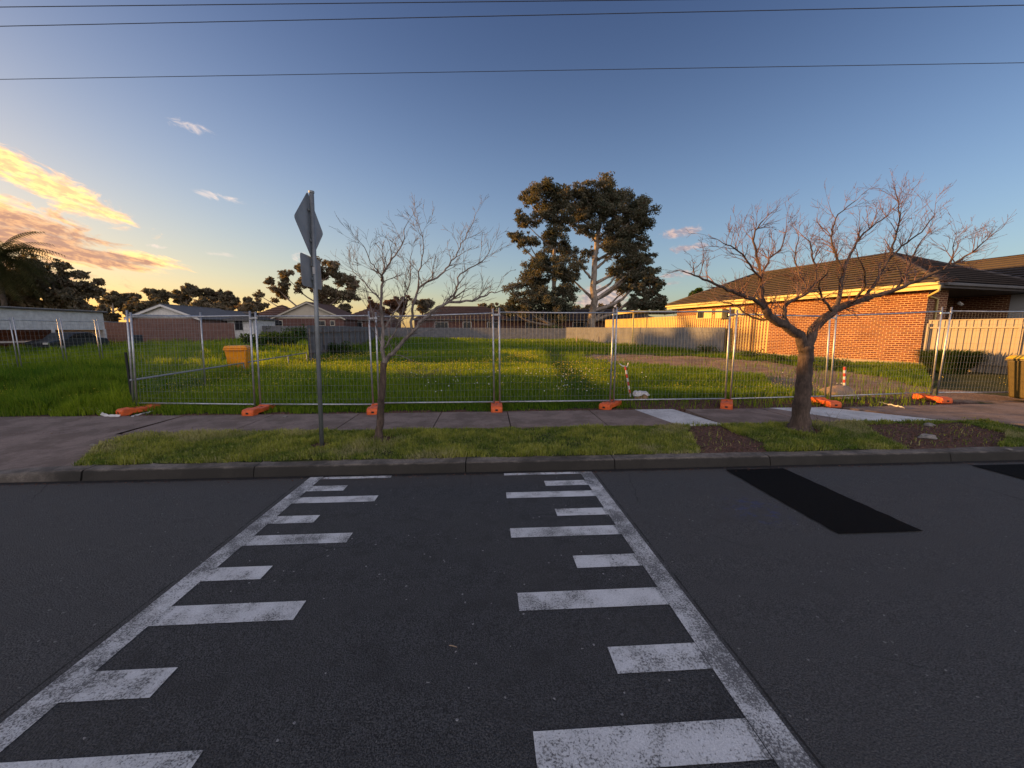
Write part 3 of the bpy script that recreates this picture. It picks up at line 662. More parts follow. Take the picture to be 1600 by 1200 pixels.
# clamps
cl = None
for i in range(1, 8):
    _, ta = wp(i, PB[i]); _, tb = wp(i, PA[i]); c = (ta + tb) / 2 - Vector((0, 0, .13)); d = (tb - ta)
    m = MB().box((0, 0, 0), (abs(d.x) + .05, .012, .035)); m.tube([(0, -.03, 0), (0, .03, 0)], .008, 6)
    for s in (-1, 1): m.tube([(s * d.x / 2, 0, -.02), (s * d.x / 2, 0, .02)], .027, 10)
    o = m.build('fence_clamp', GALV); o.location = c; tag(o, ['steel clamp joining the two posts left of the road sign', 'steel clamp joining the two posts behind the small bare tree', 'steel clamp on the upright centre pair of posts', 'steel clamp on the post pair left of the taped stake',
        'steel clamp on the post pair left of the large bare tree', 'steel clamp on the post pair hidden by the large tree limb', 'steel clamp on the leaning post pair left of the wheelie bin'][i - 1], 'clamp', 'fence clamps')
# feet
def foot_proto():
    e = empty('fence_weight', (0, 0, 0)); m = MB()
    prof = [(-.335, .0), (-.335, .085), (-.30, .125), (-.16, .135), (-.11, .115), (.11, .115), (.16, .135), (.30, .125), (.335, .085), (.335, .0), (.20, .0), (.16, .03), (-.16, .03), (-.20, .0)]
    M = Matrix(((0, 0, 1, 0), (1, 0, 0, 0), (0, 1, 0, 0), (0, 0, 0, 1)))   # profile in y-z, extruded along x
    m.prism(prof, -.115, .115, M); b = m.build('body', ORANGE, e, bevel=.014)
    for s in (-1, 1): MB().box((0, s * .327, .055), (.05, .02, .035)).build('socket', DARK, e)
    for k in (-2, 2): MB().tube([(0, k * .04, .105), (0, k * .04, .119)], .021, 10).build('post_hole', DARK, e)
    return e
proto = foot_proto()
feet = [((216, 641), 28, 'scuffed orange plastic fence foot at the driveway corner, far left'), ((403, 641), 6, 'orange plastic fence foot left of the road sign pole'), ((584, 641), -5, 'orange plastic fence foot just left of the small bare tree'),
        ((776, 636), 1, 'orange fence foot with front socket, under the upright centre posts'), ((955, 633), 42, 'angled orange fence foot left of the taped stake'), ((1137, 632), 33, 'orange fence foot with front socket, left of the large bare tree'),
        ((1292, 629), 8, 'orange fence foot just right of the large bare tree trunk'), ((1460, 623), 3, 'orange fence foot under the leaning posts near the wheelie bin')]
for i, ((u, v), an, lb) in enumerate(feet):
    o = proto if i == 0 else copy_tree(proto)
    q = onz(u, v, .05); o.location = (q[0], q[1] + .04, -.005 if i else 0); o.location.y = max(q[1] + .04, 7.8) if i in (1, 2, 3, 4, 5) else q[1] + .05
    o.location.z = gz(o.location.x, o.location.y) - .01 if o.location.y > 7.65 else 0
    o.location.z = max(o.location.z, -.01); o.rotation_euler = (0, 0, R(-an)); tag(o, lb, 'fence foot', 'orange feet of the temporary fence')

# low pipe rail along the left boundary and the far temporary fence on the left
e = empty('pipe_rail', (-7.1, 8.25, 0), 0, 'low galvanised pipe rail running back along the left boundary', 'rail fence')
m = MB().tube([(-.16, -.06, .62), (-.6, 4.7, .61), (-1.22, 9.9, .60)], .021, 8); m.build('rail', ALU, e, smooth=True)
for s in (.42, .78, 1.0): 
    x_, y_ = -1.22 * s, 9.9 * s; MB().tube([(x_, y_, 0), (x_, y_, .6)], .02, 8).build('post', ALU, e, smooth=True)
m = MB()
fl = [(-75, 13.2), (18, 14.8), (92, 16.3), (150, 17.6), (200, 18.9)]
for k in range(4):
    (u0, ya), (u1, yb) = fl[k], fl[k + 1]; xa = ony(u0, 500, ya)[0]; xb = ony(u1, 500, yb)[0]
    za, zb = gz(xa, ya) + .12, gz(xb, yb) + .12
    panel(Vector((xa + .06, ya, za)), Vector((xa + .06, ya, 2.08)), Vector((xb - .06, yb, zb)), Vector((xb - .06, yb, 2.06)),
          ['far mesh fence panel cut off by the left edge, before the white carport', 'far mesh fence panel before the front of the dark car', 'far mesh fence panel before the rear of the dark car', 'far mesh fence panel before the right end of the carport'][k], step=.15, wirer=.0025, group='far mesh fence panels by the carport')

# ------------------------------------------------------------ road sign
e = empty('road_sign', (-2.4, 5.49, -.02), 0, 'grey backs of a diamond sign and a rectangular plate on a leaning steel pole', 'road sign')
tp = Vector((.10, 0, 3.44)); MB().tube([(0, 0, -.1), tp], .029, 14).build('pole', POLEG, e, smooth=True)
MB().tube([tp - Vector((0, 0, .01)), tp + Vector((0, 0, .015))], .034, 14).build('cap', POLEG, e)
def plate(kind, zc, hw, hh, name, an, off):
    rot = Matrix.Rotation(R(an), 4, 'Z'); c = Vector((.10 * zc / 3.44, 0, zc)) + rot @ Vector((off, .04, 0))
    if kind == 'd': P = [(0, -hh), (hw, 0), (0, hh), (-hw, 0)]
    else: P = [(-hw, -hh), (hw, -hh), (hw, hh), (-hw, hh)]
    out = []          # rounded corners
    n = len(P)
    for i in range(n):
        a, b, c2 = Vector(P[i - 1]), Vector(P[i]), Vector(P[(i + 1) % n]); r = .045
        p1 = b + (a - b).normalized() * r; p2 = b + (c2 - b).normalized() * r
        for s in (0, .33, .66, 1): out.append(tuple((p1 * (1 - s) + b * s) * (1 - s) + (b * (1 - s) + p2 * s) * s))
    M = Matrix.Translation(c) @ rot @ Matrix.Rotation(R(90), 4, 'X')
    o = MB().prism(out, -.0015, .0015, M).build(name, ALU, e)
    for dz in (-hh * .45, hh * .45):
        b = MB(); b.box((0, 0, 0), (.10, .012, .03), 0, Matrix.Translation(Vector((.10 * zc / 3.44, 0, zc + dz))) @ rot @ Matrix.Translation(Vector((off * .5, .02, 0))))
        b.build('bracket', POLEG, o)
    return o
plate('d', 3.02, .44, .43, 'diamond_plate', 91, .0)
plate('r', 2.42, .31, .205, 'rectangular_plate', 91, .0)
MB().box((.072, -.03, 2.44), (.03, .004, .09)).build('sticker', WHITE, e)

# ------------------------------------------------------------ bare street trees
def limb_pts(pix, y0, ys_, r0, r1):
    n = len(pix); out = []
    for k, (u, v) in enumerate(pix):
        y = y0 + ys_ * (k / (n - 1)); a = ony(u, v, y); out.append(Vector((a[0], y, a[1])))
    rad = [r0 + (r1 - r0) * k / (n - 1) for k in range(n)]
    return out, rad
def smooth_poly(P, rad, sub=4, jit=0):
    Q = []; Rr = []; n = len(P)
    for i in range(n - 1):
        p0, p1, p2, p3 = P[max(i - 1, 0)], P[i], P[i + 1], P[min(i + 2, n - 1)]
        for k in range(sub):
            s = k / sub; q = .5 * ((2 * p1) + (p2 - p0) * s + (2 * p0 - 5 * p1 + 4 * p2 - p3) * s * s + (3 * p1 - p0 - 3 * p2 + p3) * s ** 3)
            if jit and (i or k): q = q + Vector((random.gauss(0, jit), random.gauss(0, jit), random.gauss(0, jit)))
            Q.append(q); Rr.append(rad[i] + (rad[i + 1] - rad[i]) * s)
    Q.append(P[-1]); Rr.append(rad[-1]); return Q, Rr
def grow(mb, p, d, length, r, depth, upb, spread, nkids):
    """one twig with side twigs"""
    n = max(3, int(length / .07)); P = [p]; dd = d.normalized(); step = length / n
    for k in range(n):
        dd = (dd + Vector((random.gauss(0, .13), random.gauss(0, .13), random.gauss(0, .10) + upb))).normalized(); P.append(P[-1] + dd * step)
    rad = [max(r * (1 - .75 * k / n), .0016) for k in range(n + 1)]
    mb.tube(P, rad, 5 if r > .006 else 4, False)
    if depth <= 0: return
    for k in range(nkids):
        i = random.randint(max(1, n // 5), n); q = P[i]; dl = (P[i] - P[i - 1]).normalized()
        side = dl.orthogonal().normalized(); side.rotate(Matrix.Rotation(random.uniform(0, 6.283), 3, dl))
        nd = (dl + side * random.uniform(.4, 1.0) * spread).normalized()
        grow(mb, q, nd, length * random.uniform(.35, .7), rad[i] * .75, depth - 1, upb, spread, max(2, nkids - 1))
def bare_tree(name, label, base, trunk, limbs, mat_t, mat_b, mat_w, twl, density, depth=2, twr=.007):
    """trunk: (pixel points, y, radii); limbs: list of (pixels, y0, dy, r0, r1)"""
    o0 = Vector(base); e = empty(name, base, 0, label, 'tree')
    P = [Vector((ony(u, v, trunk[1])[0], trunk[1], ony(u, v, trunk[1])[1])) - o0 for u, v in trunk[0]]
    Q, Rr = smooth_poly(P, trunk[2], 5, .004)
    Rr = [r * (1 + .06 * math.sin(i * 1.7)) for i, r in enumerate(Rr)]
    m = MB().tube(Q, Rr, 14); m.build('trunk', mat_t, e, smooth=True)
    bm_ = MB(); tw = MB()
    for (pix, y0, dy, r0, r1) in limbs:
        P, rad = limb_pts(pix, y0, dy, r0, r1); P = [p - o0 for p in P]; Q, Rr = smooth_poly(P, rad, 4, .008); bm_.tube(Q, Rr, 9)
        tot = sum((Q[i + 1] - Q[i]).length for i in range(len(Q) - 1)); nt = int(tot * density)
        for k in range(nt):
            i = random.randint(max(1, int(len(Q) * .22)), len(Q) - 1); dl = (Q[i] - Q[i - 1]).normalized()
            side = dl.orthogonal().normalized(); side.rotate(Matrix.Rotation(random.uniform(0, 6.283), 3, dl))
            nd = (dl * .6 + side * .8 + Vector((0, 0, .45))).normalized()
            grow(tw, Q[i], nd, twl * random.uniform(.35, 1.0), min(Rr[i] * .55, twr), depth, .05, .8, 4)
        grow(tw, Q[-1], (Q[-1] - Q[-2]), twl * .8, Rr[-1], depth, .04, .8, 4)
    bm_.build('limbs', mat_b, e, smooth=True); tw.build('twigs', mat_w, e)
    return e
ty = 5.74
bare_tree('bare_street_tree', 'small bare pale-twigged street tree beside the road sign', (-1.66, 5.74, -.04),
    ([(592, 690), (592, 678), (595, 640), (598, 600), (600, 566)], ty, [.075, .056, .052, .048, .045]),
    [([(600, 568), (608, 556), (617, 549), (644, 518), (661, 500), (679, 485), (701, 472)], ty, -.10, .034, .018),
     ([(701, 472), (738, 469), (760, 460), (776, 457)], ty - .1, -.15, .018, .006),
     ([(692, 478), (712, 455), (719, 428), (749, 412), (760, 401)], ty - .08, .25, .014, .005),
     ([(644, 518), (644, 485), (653, 452), (683, 434), (700, 415), (712, 401), (722, 380), (738, 350)], ty - .05, .35, .02, .005),
     ([(653, 452), (655, 425), (661, 395), (659, 365)], ty + .05, -.3, .012, .004),
     ([(600, 568), (598, 537), (597, 500), (595, 470), (597, 440), (598, 427), (613, 405), (628, 379), (633, 355)], ty, .15, .028, .005),
     ([(595, 470), (580, 452), (565, 436), (551, 423)], ty + .05, .2, .013, .004),
     ([(597, 440), (592, 425), (580, 410), (567, 383)], ty + .1, -.3, .012, .004),
     ([(598, 520), (612, 495), (628, 470), (640, 440), (642, 400)], ty + .05, .4, .014, .004),
     ([(600, 545), (618, 515), (632, 480), (636, 455)], ty, -.35, .014, .004),
     ([(600, 550), (588, 515), (580, 480), (572, 452)], ty, .4, .013, .004)],
    BARK, BARKL, BARKL, .40, 9, 2, .007)
ty = 5.95
bare_tree('bare_street_tree', 'large spreading bare street tree with reddish twigs', (5.19, 5.95, -.04),
    ([(1250, 672), (1251, 655), (1254, 620), (1257, 585), (1259, 556), (1259, 540)], ty, [.20, .135, .118, .108, .105, .11]),
    [([(1257, 548), (1248, 524), (1232, 512), (1205, 496), (1196, 482)], ty, -.1, .085, .055),
     ([(1196, 482), (1180, 470), (1155, 460), (1130, 450), (1105, 440), (1080, 428)], ty - .1, -.5, .035, .010),
     ([(1196, 482), (1191, 455), (1189, 430), (1182, 400), (1178, 370), (1192, 345)], ty - .1, .3, .034, .008),
     ([(1190, 440), (1172, 415), (1155, 392), (1130, 380)], ty - .05, -.5, .018, .006),
     ([(1189, 430), (1203, 405), (1222, 385), (1228, 360)], ty, .6, .018, .006),
     ([(1232, 512), (1226, 490), (1230, 475), (1262, 456), (1275, 430), (1270, 400), (1262, 375)], ty, .35, .036, .008),
     ([(1262, 456), (1250, 430), (1243, 405), (1248, 370)], ty + .2, .6, .02, .006),
     ([(1259, 548), (1268, 522), (1284, 500), (1306, 484), (1330, 474)], ty, .05, .085, .052),
     ([(1330, 474), (1365, 464), (1400, 452), (1440, 436), (1475, 420), (1510, 400), (1535, 380)], ty + .05, -.5, .042, .007),
     ([(1306, 484), (1312, 455), (1318, 425), (1330, 395), (1350, 365), (1385, 338)], ty + .05, .45, .036, .008),
     ([(1318, 425), (1305, 395), (1300, 365), (1310, 335), (1335, 315)], ty + .2, .6, .02, .006),
     ([(1350, 470), (1368, 440), (1385, 410), (1400, 375), (1405, 335), (1400, 305)], ty, .55, .026, .006),
     ([(1385, 410), (1410, 385), (1440, 362), (1460, 335)], ty + .3, -.3, .018, .005),
     ([(1400, 452), (1420, 420), (1430, 390), (1450, 365)], ty - .1, .7, .02, .005),
     ([(1475, 420), (1487, 402), (1492, 375)], ty - .35, .2, .012, .004),
     ([(1330, 474), (1350, 450), (1352, 425), (1340, 400)], ty, -.6, .022, .006),
     ([(1300, 486), (1285, 465), (1280, 445), (1295, 420)], ty, -.5, .022, .006),
     ([(1205, 496), (1190, 500), (1165, 490), (1150, 478), (1120, 470)], ty - .1, .5, .02, .006)],
    BARK, BARK, TWIG, .41, 12, 2, .011)

# ------------------------------------------------------------ leafy trees
def leaves(name, clumps, mat, parent, n, size, droop=.3, flat=1., o0=Vector((0, 0, 0))):
    """clumps: (centre, radius); leaf quads spread near the shell of irregular clumps"""
    cs = np.array([[*c[:3]] for c, r in clumps]); rs = np.array([r for c, r in clumps]); w_ = rs ** 2.; w_ /= w_.sum()
    idx = rng.choice(len(cs), n, p=w_); d = rng.normal(0, 1, (n, 3)); d /= np.linalg.norm(d, axis=1)[:, None]
    # lumpy radius per clump
    ph = rng.uniform(0, 6.28, (len(cs), 3)); lum = 1 + .28 * np.sin(d[:, 0] * 4 + ph[idx, 0]) * np.sin(d[:, 1] * 4 + ph[idx, 1]) + .22 * np.sin(d[:, 2] * 6 + ph[idx, 2])
    rad = rs[idx] * lum * (rng.random(n) ** .42) * 1.1
    c = cs[idx] + d * rad[:, None] * np.array([1, 1, .72 * flat]); c[:, 2] -= droop * rng.random(n) * rs[idx] * .5
    s = size * rng.uniform(.6, 1.4, n); a = rng.normal(0, 1, (n, 3)); a /= np.linalg.norm(a, axis=1)[:, None]; b = rng.normal(0, 1, (n, 3)); b[:, 2] -= .6
    b -= a * (a * b).sum(1)[:, None]; b /= np.linalg.norm(b, axis=1)[:, None]
    V = np.empty((n, 4, 3)); V[:, 0] = c - b * s[:, None]; V[:, 1] = c - a * s[:, None] * .45; V[:, 2] = c + b * s[:, None]; V[:, 3] = c + a * s[:, None] * .45
    V -= np.array(o0)
    shade = np.clip(.5 + rng.normal(0, .3, n) + .25 * rng.normal(0, 1, len(cs))[idx], 0, 1)
    return big_mesh(name, V.reshape(-1, 3), 4, [(0, 1, 2, 3)], mat, np.stack([shade, (rng.random(n) > .93) * .8, shade * 0], -1), parent)
def tree(name, label, D, ubase, clumps, trunk_px, mat, nleaf, size, r0, group=None, bark=None, zb=.3, sub=7, extra=1.0, cat='tree', limbs=True, ydep=.35, droop=.3):
    """clumps: (u, v, radius_px) at distance D; sub clumps fill each one"""
    bark = bark or GUMB; xb = ony(ubase, 512, D)[0]; o0 = Vector((xb, D, zb)); e = empty(name, o0, 0, label, cat, group)
    sc_ = D / 600. ; big = []
    for (u, v, r) in clumps:
        q = ony(u, v, D); X_ = 1 / (abs((u - 800) / 600) * .35 + 1); R_ = r * sc_ * X_ if False else r * sc_
        big.append((Vector((q[0], D + random.uniform(-1, 1) * R_ * ydep * 2.2, q[1])), R_))
    sm = []
    for c, R_ in big:
        for k in range(sub):
            d = Vector((random.gauss(0, 1), random.gauss(0, 1), random.gauss(0, .8))).normalized() * R_ * random.uniform(.2, 1.02)
            sm.append((c + d, R_ * random.uniform(.14, .40)))
    tp = [ony(u, v, D) for u, v in trunk_px]; P = [Vector((q[0], D, q[1])) - o0 for q in tp]; P[0].z = -.3
    n = len(P); rad = [r0 * (1 - .6 * k / max(n - 1, 1)) for k in range(n)]
    Q, Rr = smooth_poly(P, rad, 4, r0 * .12); MB().tube(Q, Rr, 9).build('trunk', bark, e, smooth=True)
    if limbs:
        m = MB()
        for c, R_ in big:
            cc_ = c - o0; i = min(range(len(Q)), key=lambda i: abs(Q[i].z - (cc_.z - .75 * math.hypot(cc_.x - Q[i].x, cc_.y - Q[i].y) - .5))); i = max(i, 2)
            mid = (Q[i] + cc_) / 2 + Vector((random.gauss(0, .06), random.gauss(0, .06), -.10)) * (Q[i] - cc_).length
            q2, r2 = smooth_poly([Q[i], mid, cc_], [Rr[i] * .6, Rr[i] * .4, Rr[i] * .15], 4, r0 * .1); m.tube(q2, r2, 6)
        for c, r in sm:
            b = min(big, key=lambda b: (b[0] - c).length)[0]; m.tube([b - o0, (b + c) / 2 - o0 - Vector((0, 0, r * .2)), c - o0], [r0 * .12, r0 * .08, r0 * .04], 4)
        m.build('limbs', bark, e, smooth=True)
    leaves('crown', sm, mat, e, nleaf, size, droop, o0=o0)
    return e
# tall twin gum, right stem
tree('gum_tree', 'tallest gum tree with pale forked trunk behind the lot', 62, 925,
     [(905, 302, 20), (942, 306, 28), (885, 306, 20), (925, 318, 28), (968, 305, 26), (990, 340, 24), (1010, 400, 16), (950, 360, 24), (905, 335, 20), (1000, 430, 18), (985, 322, 30), (945, 335, 26), (985, 360, 26), (1000, 385, 24), (965, 385, 28), (1000, 415, 28), (972, 425, 22), (915, 360, 20), (925, 395, 14), (985, 445, 20), (1012, 440, 12), (890, 430, 16), (905, 412, 14)],
     [(925, 515), (927, 470), (928, 435), (930, 400), (935, 360), (940, 320)], GUM, 85000, .16, .62, bark=GUMB, sub=24)
tree('gum_tree', 'broad gum tree left of the forked trunk with dense low crown', 60, 868,
     [(845, 300, 24), (822, 305, 14), (870, 315, 24), (850, 335, 22), (815, 345, 15), (805, 370, 14), (880, 345, 20), (825, 378, 18), (862, 372, 24), (885, 390, 20), (845, 410, 26), (870, 425, 28), (835, 440, 26), (805, 462, 22), (850, 462, 28), (885, 458, 22), (825, 478, 24), (870, 482, 26), (795, 480, 12)],
     [(868, 515), (867, 480), (866, 440), (866, 400), (868, 360), (860, 320)], GUM, 80000, .15, .4, bark=GUMB, sub=22)
tree('gum_tree', 'smaller dark rounded tree just right of the tallest gum', 58, 1008, [(1005, 470, 20), (1022, 450, 18), (1018, 430, 13), (1025, 475, 18), (985, 480, 14), (1000, 448, 12)],
     [(1008, 515), (1010, 480), (1015, 450)], GUM, 16000, .2, .22, sub=18)
# tree behind the sign
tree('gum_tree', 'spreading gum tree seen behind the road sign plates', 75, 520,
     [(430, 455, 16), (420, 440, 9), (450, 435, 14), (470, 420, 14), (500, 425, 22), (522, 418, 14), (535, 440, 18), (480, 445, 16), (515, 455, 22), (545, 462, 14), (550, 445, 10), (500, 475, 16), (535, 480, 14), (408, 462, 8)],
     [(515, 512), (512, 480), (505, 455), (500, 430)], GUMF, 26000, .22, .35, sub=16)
# backdrop trees on the left
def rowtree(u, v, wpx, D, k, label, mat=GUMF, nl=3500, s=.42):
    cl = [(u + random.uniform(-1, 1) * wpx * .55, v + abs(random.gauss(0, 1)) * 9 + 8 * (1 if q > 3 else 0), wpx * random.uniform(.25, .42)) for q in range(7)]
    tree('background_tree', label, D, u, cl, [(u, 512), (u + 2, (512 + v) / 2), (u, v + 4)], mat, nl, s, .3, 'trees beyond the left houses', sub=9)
rowd = ['far flat-crowned tree just right of the white carport end', 'far tree with small rounded top above the pink shed gable', 'far tree behind the apex of the pink shed', 'far tree with the highest umbrella crown above the grey shed roof', 'far tree right of the highest umbrella crown',
        'far tree above the right end of the grey shed roof', 'far low tree left of the clamp at the second post pair', 'far rounded green tree behind the grey shed roof', 'far tree closing the row before the brown roof']
for k, (u, v, wp_, D) in enumerate([(175, 462, 26, 95), (205, 462, 20, 98), (245, 456, 26, 92), (290, 452, 30, 95), (325, 456, 26, 97), (362, 461, 22, 96), (395, 468, 22, 98), (330, 474, 34, 80), (225, 476, 34, 85)]):
    rowtree(u, v, wp_, D, k, rowd[k], nl=3800)
rowtree(275, 480, 40, 84, 9, 'far dark green mass of tree between the sheds', nl=4200)
rowtree(375, 482, 34, 82, 9, 'far dark tree right of the grey shed roof', nl=3600)
rowtree(150, 480, 34, 84, 9, 'far dark tree behind the right end of the white carport', nl=3600)
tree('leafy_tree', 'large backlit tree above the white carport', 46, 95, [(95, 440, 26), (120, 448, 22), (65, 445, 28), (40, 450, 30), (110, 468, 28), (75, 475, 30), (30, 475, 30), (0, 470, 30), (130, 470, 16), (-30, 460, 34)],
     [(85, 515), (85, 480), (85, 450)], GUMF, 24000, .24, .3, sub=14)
tree('leafy_tree', 'big dark tree mostly outside the left edge, under the palm', 51, -60, [(-50, 420, 50), (-90, 440, 60), (-20, 455, 40), (-120, 400, 60), (-60, 480, 50)], [(-60, 515), (-60, 470), (-60, 430)], GUMF, 14000, .32, .4, sub=8)
for (u, v, w_, D, lb, mt) in [(590, 478, 26, 80, 'rust-coloured tree behind the small bare tree, left one', RUSTL), (625, 472, 30, 82, 'rust-coloured tree behind the small bare tree, middle one', RUSTL), (660, 474, 28, 84, 'dark tree with rusty tint just left of the long brown roof', GUMF)]:
    cl = [(u + random.uniform(-1, 1) * w_ * .5, v + random.uniform(-6, 14), w_ * random.uniform(.28, .42)) for q in range(8)]
    tree('background_tree', lb, D, u, cl, [(u, 512), (u, 490), (u, v + 4)], mt, 5000, .3, .25, 'rusty trees behind the bare tree', sub=6)
for k, u in enumerate([770, 800, 905, 935, 960, 1060]):
    cl = [(u + random.uniform(-1, 1) * 18, 484 + random.uniform(-5, 6), 11) for q in range(6)]
    tree('background_tree', ['low far tree left of the broad gum', 'low far tree behind the base of the broad gum', 'low far tree between the two gum trunks', 'low far tree behind the pale forked trunk', 'low far tree right of the pale forked trunk', 'low far tree beyond the low white roof'][k], 130, u, cl, [(u, 512), (u, 500), (u, 490)], GUMF, 1800, .5, .25, 'low far trees on the horizon', sub=4)
tree('leafy_tree', 'sunlit yellow-green tree top above the brick house roof, far end', 44, 1092, [(1095, 455, 12), (1085, 460, 10), (1108, 460, 12), (1092, 470, 12)], [(1095, 512), (1095, 490), (1094, 465)], BUSH, 2600, .24, .15)
# palm at the far left
def palm(name, label, u, v, D, rp, nf=30):
    q = ony(u, v, D); o0 = Vector((q[0], D, .2)); e = empty(name, o0, 0, label, 'palm tree'); top = Vector((0, 0, q[1] - .2))
    MB().tube([(0, 0, -.3), (.1, 0, top.z * .5), top], [.28, .2, .17], 10).build('trunk', DEADW, e, smooth=True)
    L = rp * D / 600.; m = MB()
    for k in range(nf):
        a = random.uniform(0, 6.28); el_ = random.uniform(-.5, 1.25); ln = L * random.uniform(.8, 1.1); P = [top.copy()]; d = Vector((math.cos(a) * math.cos(el_), math.sin(a) * math.cos(el_), math.sin(el_)))
        for s in range(12): d = (d + Vector((0, 0, -.12))).normalized(); P.append(P[-1] + d * ln / 12)
        m.tube(P, [.03 * (1 - s / 13) for s in range(13)], 4, False)
        side = Vector((-math.sin(a), math.cos(a), 0))
        for s in range(1, 13):
            for sg in (-1, 1):
                for tt in (0, .5):
                    b = P[s - 1].lerp(P[s], tt); ll = L * .20 * math.sin(.35 + 2.5 * s / 13)
                    tip = b + (side * sg * .8 + (P[s] - P[s - 1]).normalized() * .5 + Vector((0, 0, -.45))).normalized() * ll; wv = (P[s] - P[s - 1]).normalized() * .045
                    m.quad(b - wv, b + wv, tip)
    o = m.build('crown', PALM, e); at = o.data.color_attributes.new('tint', 'FLOAT_COLOR', 'POINT'); nn = len(o.data.vertices); c_ = np.ones((nn, 4), np.float32); c_[:, 0] = rng.random(nn); c_[:, 1] = 0; at.data.foreach_set('color', c_.ravel())
palm('palm_tree', 'palm with drooping fronds at the left edge above the carport', -8, 402, 42, 74, 110)

# ------------------------------------------------------------ sheet fences
def sheet_fence(name, label, p0, p1, z0, z1, mat, pitch=.2, depth=.03, posts=2.4, rails=(), cap=True, railmat=None, cat='fence', group=None, facing=1, prof='trap', z1b=None, jag=0):
    """ribbed sheet wall from p0 to p1; facing=+1 puts posts and rails on the left-hand side of the direction"""
    d = Vector((p1[0] - p0[0], p1[1] - p0[1])); L = d.length; ang = math.atan2(d.y, d.x)
    e = empty(name, (p0[0], p0[1], 0), ang, label, cat, group); m = MB(); top = []; z1b = z1 if z1b is None else z1b
    pts_ = []; k = 0; x_ = 0
    if prof == 'trap': un = [(0, 0), (.42, 0), (.52, 1), (.9, 1), (1, 0)]
    else: un = [(0, 0), (.97, 0), (.98, 1), (1, 1)]
    while x_ < L:
        for a, b in un[:-1]:
            if x_ + a * pitch <= L: pts_.append((x_ + a * pitch, b * depth))
        x_ += pitch
    pts_.append((L, 0)); 
    jz = 0
    for i in range(len(pts_) - 1):
        a, b = pts_[i], pts_[i + 1]
        if jag and i % 4 == 0: jz = random.uniform(-jag, jag)
        za = z1 + (z1b - z1) * a[0] / L + jz; zb = z1 + (z1b - z1) * b[0] / L + jz
        m.quad((a[0], a[1], z0), (b[0], b[1], z0), (b[0], b[1], zb), (a[0], a[1], za))
    m.build('sheet', mat, e, solid=.006)
    rm = railmat or mat; y_ = -.045 * facing if facing > 0 else .07
    if cap: MB().box((L / 2, depth / 2, (z1 + z1b) / 2 + .015), (L, .06, .03)).build('rail', rm, e)
    for rz in rails: MB().box((L / 2, y_, rz), (L, .035, .05)).build('rail', rm, e)
    if posts:
        n = int(L / posts)
        for k in range(n + 1):
            x_ = min(k * posts + .03, L - .03); MB().box((x_, y_ - .04 * facing, (z0 + z1) / 2 - .06), (.05, .05, z1 - z0 - .1)).build('post', rm, e)
    return e
def bl(y, off=0): return (bound(y) - off, y)
# cream fence at the right: seen from its post side
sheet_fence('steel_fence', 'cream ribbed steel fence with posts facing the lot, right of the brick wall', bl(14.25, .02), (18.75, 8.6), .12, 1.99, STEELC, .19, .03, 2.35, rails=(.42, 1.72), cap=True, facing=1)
# tall yellow fence further back and the low grey one before it
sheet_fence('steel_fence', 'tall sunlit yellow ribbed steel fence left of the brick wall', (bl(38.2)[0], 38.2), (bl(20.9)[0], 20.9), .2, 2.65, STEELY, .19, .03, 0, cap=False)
sheet_fence('iron_fence', 'lower grey corrugated fence standing before the tall yellow fence', (bl(46, .5)[0], 46), (bl(23.4, .38)[0], 23.4), .2, 1.93, STEELG, .12, .02, 0, cap=False, z1b=1.80)
m_ = MB().box((0, 0, .85), (.07, .07, 1.6)); 
# rear fence
x0 = ony(596, 512, 58)[0]; x1 = ony(905, 512, 50)[0]
sheet_fence('rear_fence', 'long grey rear paling fence across the back of the lot', (x0, 58), (x1, 47.5), .3, 2.0, TIMBERG, .16, .015, 0, cap=False, prof='pale', z1b=1.85, jag=.02)
# left boundary timber fence (perpendicular)
na = Vector((-8.55, 18.9)); nb = Vector((ony(600, 512, 57)[0], 57))
e = sheet_fence('paling_fence', 'grey weathered paling fence running back from behind the road sign', (na.x, na.y), (nb.x, nb.y), .12, 1.85, TIMBERG, .13, .015, 2.6, rails=(.5, 1.5), cap=False, prof='pale', z1b=2.0, jag=.02, railmat=DEADW, facing=1)
q0 = ony(400, 512, 52); q1 = ony(490, 512, 50)
sheet_fence('paling_fence', 'distant grey paling fence behind the green scrub left of the road sign', (q0[0], 52), (ony(540, 512, 50)[0], 50), .3, 2.15, TIMBERG, .2, .015, 0, cap=False, prof='pale')
q0 = ony(180, 512, 40)[0]; q1 = ony(366, 512, 42)[0]
sheet_fence('paling_fence', 'faded reddish brown paling fence before the pink shed', (q0, 38), (q1, 42), .1, 2.35, PINK, .2, .015, 0, cap=False, prof='pale', jag=.03)

# ------------------------------------------------------------ brick house on the right
nrm = math.hypot(1, .235); HX, HY = 17.27, 14.4
hang = math.atan2(-.235 / nrm * 0 + .235 / nrm, 1 / nrm)    # local x = to the right, local y = away along the side wall
h_e = empty('brick_house', (HX, HY, 0), math.atan2(.235, 1), 'red brick house with dark tiled hip roof on the right boundary', 'house')
E0 = 3.45; A_ = 3.9; TP = math.tan(R(26)); LEN = 15.2
def wall_box(b, x0, x1, y0, y1, z0, z1): b.box(((x0 + x1) / 2, (y0 + y1) / 2, (z0 + z1) / 2), (x1 - x0, y1 - y0, z1 - z0))
m = MB(); wall_box(m, 0, .24, 0, 14.2, .32, 3.22); wall_box(m, .24, 1.0, 0.0, .24, .32, 3.22); wall_box(m, 1.0, 1.24, 0.0, 2.4, .32, 3.2); wall_box(m, 1.24, 6.6, 2.2, 2.4, .32, 3.2); wall_box(m, .24, 7, 14.0, 14.2, .32, 3.2); wall_box(m, 6.4, 6.6, .36, 2.19, .32, 3.2)
